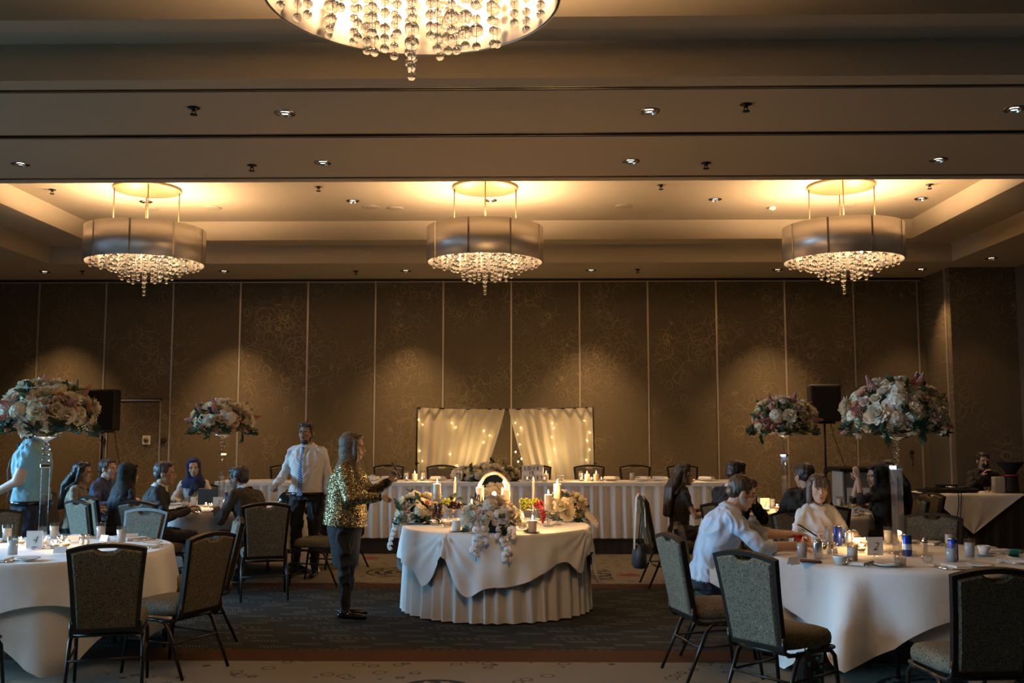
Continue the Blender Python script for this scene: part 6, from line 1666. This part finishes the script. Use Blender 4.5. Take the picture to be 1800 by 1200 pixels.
def make_people():
    LIGHT, TAN, BROWN = ('skin_light', (.56, .37, .27)), ('skin_tan', (.44, .27, .18)), ('skin_brown', (.27, .155, .095))
    hair_mat('hair_brown', (.030, .018, .010)); hair_mat('hair_grey', (.030, .026, .022)); hair_mat('hair_bob', (.050, .036, .024)); hair_mat('hair_dark', (.012, .009, .007)); hair_mat('hair_black', (.007, .006, .006))
    P = lambda px, Y: (at_y(px, 760, Y).x, Y)
    # --- left side, standing man whose head hides behind the flowers
    person('person standing in a sky blue short sleeved shirt, head hidden by the left flowers', P(60, 9.35), (-.92, -.35), 'stand', 1.07, 1.30, 1, hr=(.08, .33, 1.04), hl=(-.10, .33, 1.05), top='sky_shirt', bottom='trousers_navy', skin=LIGHT, sleeves='short', hair=('short', 'hair_brown'), collar='sky_shirt', extras=(x_tie('navy_suit'),), curl=(.9, .9))
    # --- table three
    person('person with long black hair in a beige jacket seated in profile', (-5.22, 11.42), (.97, .10), 'sit', .95, 1.0, 8, head=(0, 4, 0), hr=(.12, .30, .74), hl=(-.12, .30, .74), top='beige_jacket', collar='beige_jacket', skin=TAN, hair=('long', 'hair_black', .50), female=True)
    person('person in a dark navy shirt seated smiling beside the loudspeaker stand', (-5.24, 12.15), (.93, -.18), 'sit', .98, 1.05, 10, head=(0, 2, 0), hr=(.14, .36, .80), hl=(-.14, .36, .80), top='navy_shirt', skin=LIGHT, hair=('short', 'hair_brown'), collar='navy_shirt')
    def jacket(c):
        G = MB(); loft(G, [(c['sp'](.15)[0], c['xS'] * .21, c['yS'] * .15), (c['sp'](.5)[0], c['xS'] * .205, c['yS'] * .150), (c['sp'](.86)[0], c['xS'] * .20, c['yS'] * .135), (c['sp'](.97)[0], c['xS'] * .12, c['yS'] * .10)], 0)
        c['child']('draped_jacket', G, 'black_jacket', .012, 3)
    person('person in a black headscarf and dark patterned top seen from behind', (-4.52, 10.98), (.62, .78), 'sit', .95, 1.12, 10, head=(-8, 8, 0), top='pattern_dress', skin=TAN, hair=('hijab', 'black_hijab'), female=True)
    person('person with grey black hair in a dark suit turned in profile at table three', (-3.98, 10.48), (.90, .42), 'sit', 1.0, 1.12, 14, twist=-10, head=(-18, 2, 0), hr=(.16, .36, .80), hl=(-.14, .38, .80), top='charcoal_suit', skin=TAN, hair=('short', 'hair_grey'), collar='white_shirt')
    person('person in a royal blue headscarf and white top facing the camera', (-4.32, 12.88), (.16, -1), 'sit', .95, 1.0, 5, head=(8, 3, 6), hr=(.16, .34, .78), hl=(-.16, .34, .80), top='white_top', skin=LIGHT, hair=('hijab', 'blue_hijab'), female=True)
    person('person with short black hair in a dark jacket leaning left over table three', (-2.84, 10.44), (-.80, .55), 'sit', 1.0, 1.15, 31, twist=8, head=(22, 12, 0), hr=(.18, .46, .80), hl=(-.14, .46, .80), top='brown_jacket', skin=BROWN, hair=('short', 'hair_black'), collar='white_shirt')
    person('person bending far forward in a dark jacket beside the standing man', (-2.30, 12.15), (-.90, -.40), 'sit', .97, 1.05, 52, head=(0, 48, 0), hr=(.12, .42, .70), hl=(-.12, .42, .70), top='black_jacket', skin=TAN, hair=('short', 'hair_dark'), collar='white_shirt')
    person('person standing in a white shirt and striped blue tie', P(541, 11.35), (-.12, -1), 'stand', 1.03, 1.18, 1, twist=-6, head=(-6, 2, 0), hr=(.24, .30, 1.06), hl=(-.27, .06, .87), top='white_shirt', bottom='trousers_dark', skin=BROWN, hair=('short', 'hair_black'), collar='white_shirt', beard=True, extras=(x_tie('tie_striped', .52),), curl=(1.3, .5), pole=((.45, -.5, -1), (-.3, -1, 0)))
    def seq(c):
        s = c['s']; G = MB()
        loft(G, [(c['sp'](.03)[0] - c['dS'] * .03, c['xS'] * .215, c['yS'] * .198), (c['sp'](.15)[0], c['xS'] * .208, c['yS'] * .192), (c['sp'](.35)[0], c['xS'] * .175, c['yS'] * .172), (c['sp'](.6)[0], c['xS'] * .182, c['yS'] * .180), (c['sp'](.8)[0], c['xS'] * .176, c['yS'] * .155), (c['sp'](.93)[0], c['xS'] * .12, c['yS'] * .105)], 0, 24)
        for sg in (1, -1):
            T, E, d = c['ends'][sg]; S0 = c['sh'][sg]; capsule(G, S0, E, .074 * s, .064 * s); capsule(G, E, E.lerp(T, .9), .062 * s, .048 * s)
        c['child']('sequin_jacket', G, 'sequins', .010, 2)
        G = MB(); z = c['hipz']; loft(G, [(Vector((0, -.005, z + .04)), Vector((.180, 0, 0)), Vector((0, .150, 0))), (Vector((0, -.01, z - .10)), Vector((.182, 0, 0)), Vector((0, .152, 0))), (Vector((0, .0, z - .28)), Vector((.160, 0, 0)), Vector((0, .125, 0))), (Vector((0, .005, z - .42)), Vector((.150, 0, 0)), Vector((0, .108, 0)))], 0)
        c['child']('skirt', G, 'black_top', .012, 2)
        c['phone_label'] = 'dark phone held up by the person in the sequin jacket'; x_phone(-1, .55)(c)
    person('person standing in a gold sequin jacket and patterned headscarf holding a phone', (-1.62, 8.85), (.99, -.08), 'stand', .955, 1.25, 4, head=(0, 4, 0), hr=(.12, .32, 1.06), hl=(-.06, .36, 1.18), top='black_top', bottom='black_top', skin=LIGHT, hair=('hijab', 'patterned_scarf'), female=True, voxel=.010, extras=(seq,), curl=(1.4, 1.0), hdir=(None, (-.1, .55, .8)))
    # --- table one
    person('person with long dark wavy hair in a black dress seated left of table one', (1.60, 10.86), (.98, .12), 'sit', .95, .98, 6, head=(-4, 3, 0), hr=(.13, .34, .78), hl=(-.12, .34, .80), top='black_top', bottom='black_top', skin=TAN, sleeves='short', hair=('long', 'hair_dark', .52), female=True)
    person('person in a navy suit with white collar seen from behind at table one', (2.02, 10.16), (.62, .78), 'sit', 1.03, 1.05, 10, head=(-20, 10, 0), hr=(.16, .40, .80), hl=(-.14, .40, .80), top='navy_suit', skin=TAN, hair=('short', 'hair_black'), collar='white_shirt')
    person('person with short dark hair in black seated with back turned at table one', (2.74, 9.92), (.10, 1), 'sit', 1.0, 1.12, 14, head=(30, 6, 0), hr=(.16, .40, .80), hl=(-.16, .40, .80), top='black_jacket', skin=TAN, hair=('short', 'hair_dark'))
    person('person in a black headscarf holding both hands before the face', (3.76, 10.62), (-.97, .06), 'sit', .95, 1.12, 10, head=(10, 6, 0), hr=(.04, .30, 1.10), hl=(-.05, .31, 1.13), top='black_top', bottom='black_top', skin=LIGHT, hair=('hijab', 'black_hijab'), female=True, sleeves='rolled', curl=(.7, .7), hdir=((0, .2, 1), (0, .2, 1)), pole=((.6, .3, -1), (-.6, .3, -1)))
    person('person with very long dark hair seated behind the black headscarf', (4.14, 11.40), (-.96, -.1), 'sit', .99, 1.0, 8, head=(0, 4, 0), hr=(.14, .36, .80), hl=(-.14, .30, .86), top='black_top', bottom='black_top', skin=TAN, sleeves='short', hair=('long', 'hair_dark', .62), female=True)
    # --- table two
    def ph(c): c['phone_label'] = 'black phone held over the table by the person in the pale blue shirt'; x_phone(-1, 1.0)(c)
    def lapn(c):
        m = MB(); rows = []
        for j in range(13):
            y_ = .0 + .30 * j / 12; row = []
            for i in range(13):
                a_ = R(-50) + R(165) * i / 12 * (.55 + .45 * (1 - abs(j / 12 - .4)))
                rr = .125 + .006 * math.sin(i * 1.7 + j) + max(0, a_ - 1.5) * .03; row.append((.105 + .09 * y_ + rr * math.sin(a_), y_, .545 + rr * math.cos(a_)))
            rows.append(row)
        m.grid(rows); o = m.build('lap_napkin', 'white_linen_fine', None, True, c['ob'].location, (0, 0, c['ob'].rotation_euler[2])); tag(o, 'white napkin over the lap of the person in the pale blue shirt', 'napkin')
        t = MB()
    person('person in a pale blue shirt with rolled sleeves looking down at a phone', (1.30, 7.48), (.995, -.06), 'sit', 1.04, 1.16, 26, head=(2, 24, 0), hr=(.16, .62, .815), hl=(-.06, .64, .87), top='pale_blue_shirt', bottom='trousers_dark', skin=LIGHT, sleeves='rolled', hair=('short', 'hair_brown'), collar='pale_blue_shirt', voxel=.009, extras=(ph, lapn), curl=(.35, .9), pole=((.75, -.1, -.75), (-.9, -.2, -.5)), seatz=.505)
    person('person with a grey brown bob and fringe in a white blouse at table two', (2.40, 8.50), (.22, -1), 'sit', .93, 1.05, 6, head=(-14, 4, 0), hr=(.16, .30, .80), hl=(-.16, .32, .80), top='white_blouse', collar='white_blouse', skin=LIGHT, hair=('bob', 'hair_bob'), female=True, voxel=.010)
    # --- music corner
    def mask(c):
        G = MB(); G.ell((0, .074, -.055), (.050, .040, .042), 14, 10, 0, c['HM']); c['child']('face_mask', G, 'black_top', .006, 1)
    person('person in black clothes and black mask seated behind the music table', P(1722, 15.25), (-.12, -1), 'sit', 1.0, 1.1, 6, head=(6, 8, 0), hr=(.10, .30, .98), hl=(-.14, .32, .84), top='black_top', skin=TAN, hair=('short', 'hair_dark'), extras=(mask,))
make_people()

# ------------------------------------------------------------------ clothing left on chairs
def make_loose_things():
    # cream scarf over the chair of the long haired guest
    m = MB(); rows = []; c = Vector((1.50, 10.82, 0)); bx = c.x - .30
    for j in range(15):
        v_ = j / 14; row = []
        for i in range(7):
            u_ = i / 6 - .5
            if v_ < .45: x, z = bx - .07 - .03 * (1 - v_ / .45), .40 + (.56) * v_ / .45
            elif v_ < .55: a = PI * (v_ - .45) / .10; x, z = bx - .045 - .03 * math.cos(a), .96 + .02 * math.sin(a)
            else: x, z = bx + .0 + .04 * (v_ - .55), .95 - .32 * (v_ - .55) / .45
            row.append((x + .008 * math.sin(u_ * 20), c.y - .16 + u_ * .10 + .02 * math.sin(v_ * 6), z))
        rows.append(row)
    m.grid(rows); o = m.build('scarf', cloth('cream_scarf', (.62, .58, .42), .85, .4, 14)); tag(o, 'cream scarf hung over a chair back beside the long haired guest', 'scarf')
    t = thing('shoulder_bag', 'slate blue bag hanging on the scarf covered chair at table one', 'bag', (1.16, 10.72, .20)); m = MB(); rows = []
    for z_, w_, d_ in ((0, .06, .12), (.03, .08, .17), (.16, .075, .17), (.24, .045, .13), (.25, .02, .1)):
        rows.append([(w_ * math.cos(a), d_ * math.sin(a), z_) for a in [2 * PI * k / 20 for k in range(20)]])
    m.grid(rows, 0, True); m.f.append(tuple(range(19, -1, -1))); m.mi.append(0); m.build('bag_body', plain('slate_leather', (.05, .065, .09), .45), t)
    m = MB(); m.tube([(0, -.12, .22), (.03, -.08, .55), (.07, 0, .72), (.03, .08, .55), (0, .12, .22)], .006, 6); m.build('bag_strap', 'slate_leather', t)
    # decorated gift bag under the big empty chair
    t = thing('gift_bag', 'dark glossy bag with turquoise dots standing under table two', 'bag', (1.74, 6.38, 0), .5)
    m = MB(); m.rbox(-.085, -.045, 0, .085, .045, .26, .012); m.build('bag_body', 'patent_black' if 'patent_black' in MATS else 'black_plastic', t, False)
    dot = MB(); dot.lathe([(0, .003), (.016, .003), (.018, 0)], 14, M=Matrix.Rotation(PI / 2, 4, 'X')); dm = dot.mesh('dot', plain('turquoise', (.02, .30, .22), .4))
    for q in ((-.04, .06), (.03, .09), (-.01, .14), (.05, .17), (-.05, .2), (.02, .225), (.055, .04)): link('dot', dm, t, (q[0], -.0455, q[1]), None, .8)
    m = MB(); m.tube([(-.04, 0, .25), (-.03, 0, .33), (.03, 0, .33), (.04, 0, .25)], .004, 6); m.build('bag_handle', 'black_plastic', t)
make_loose_things()
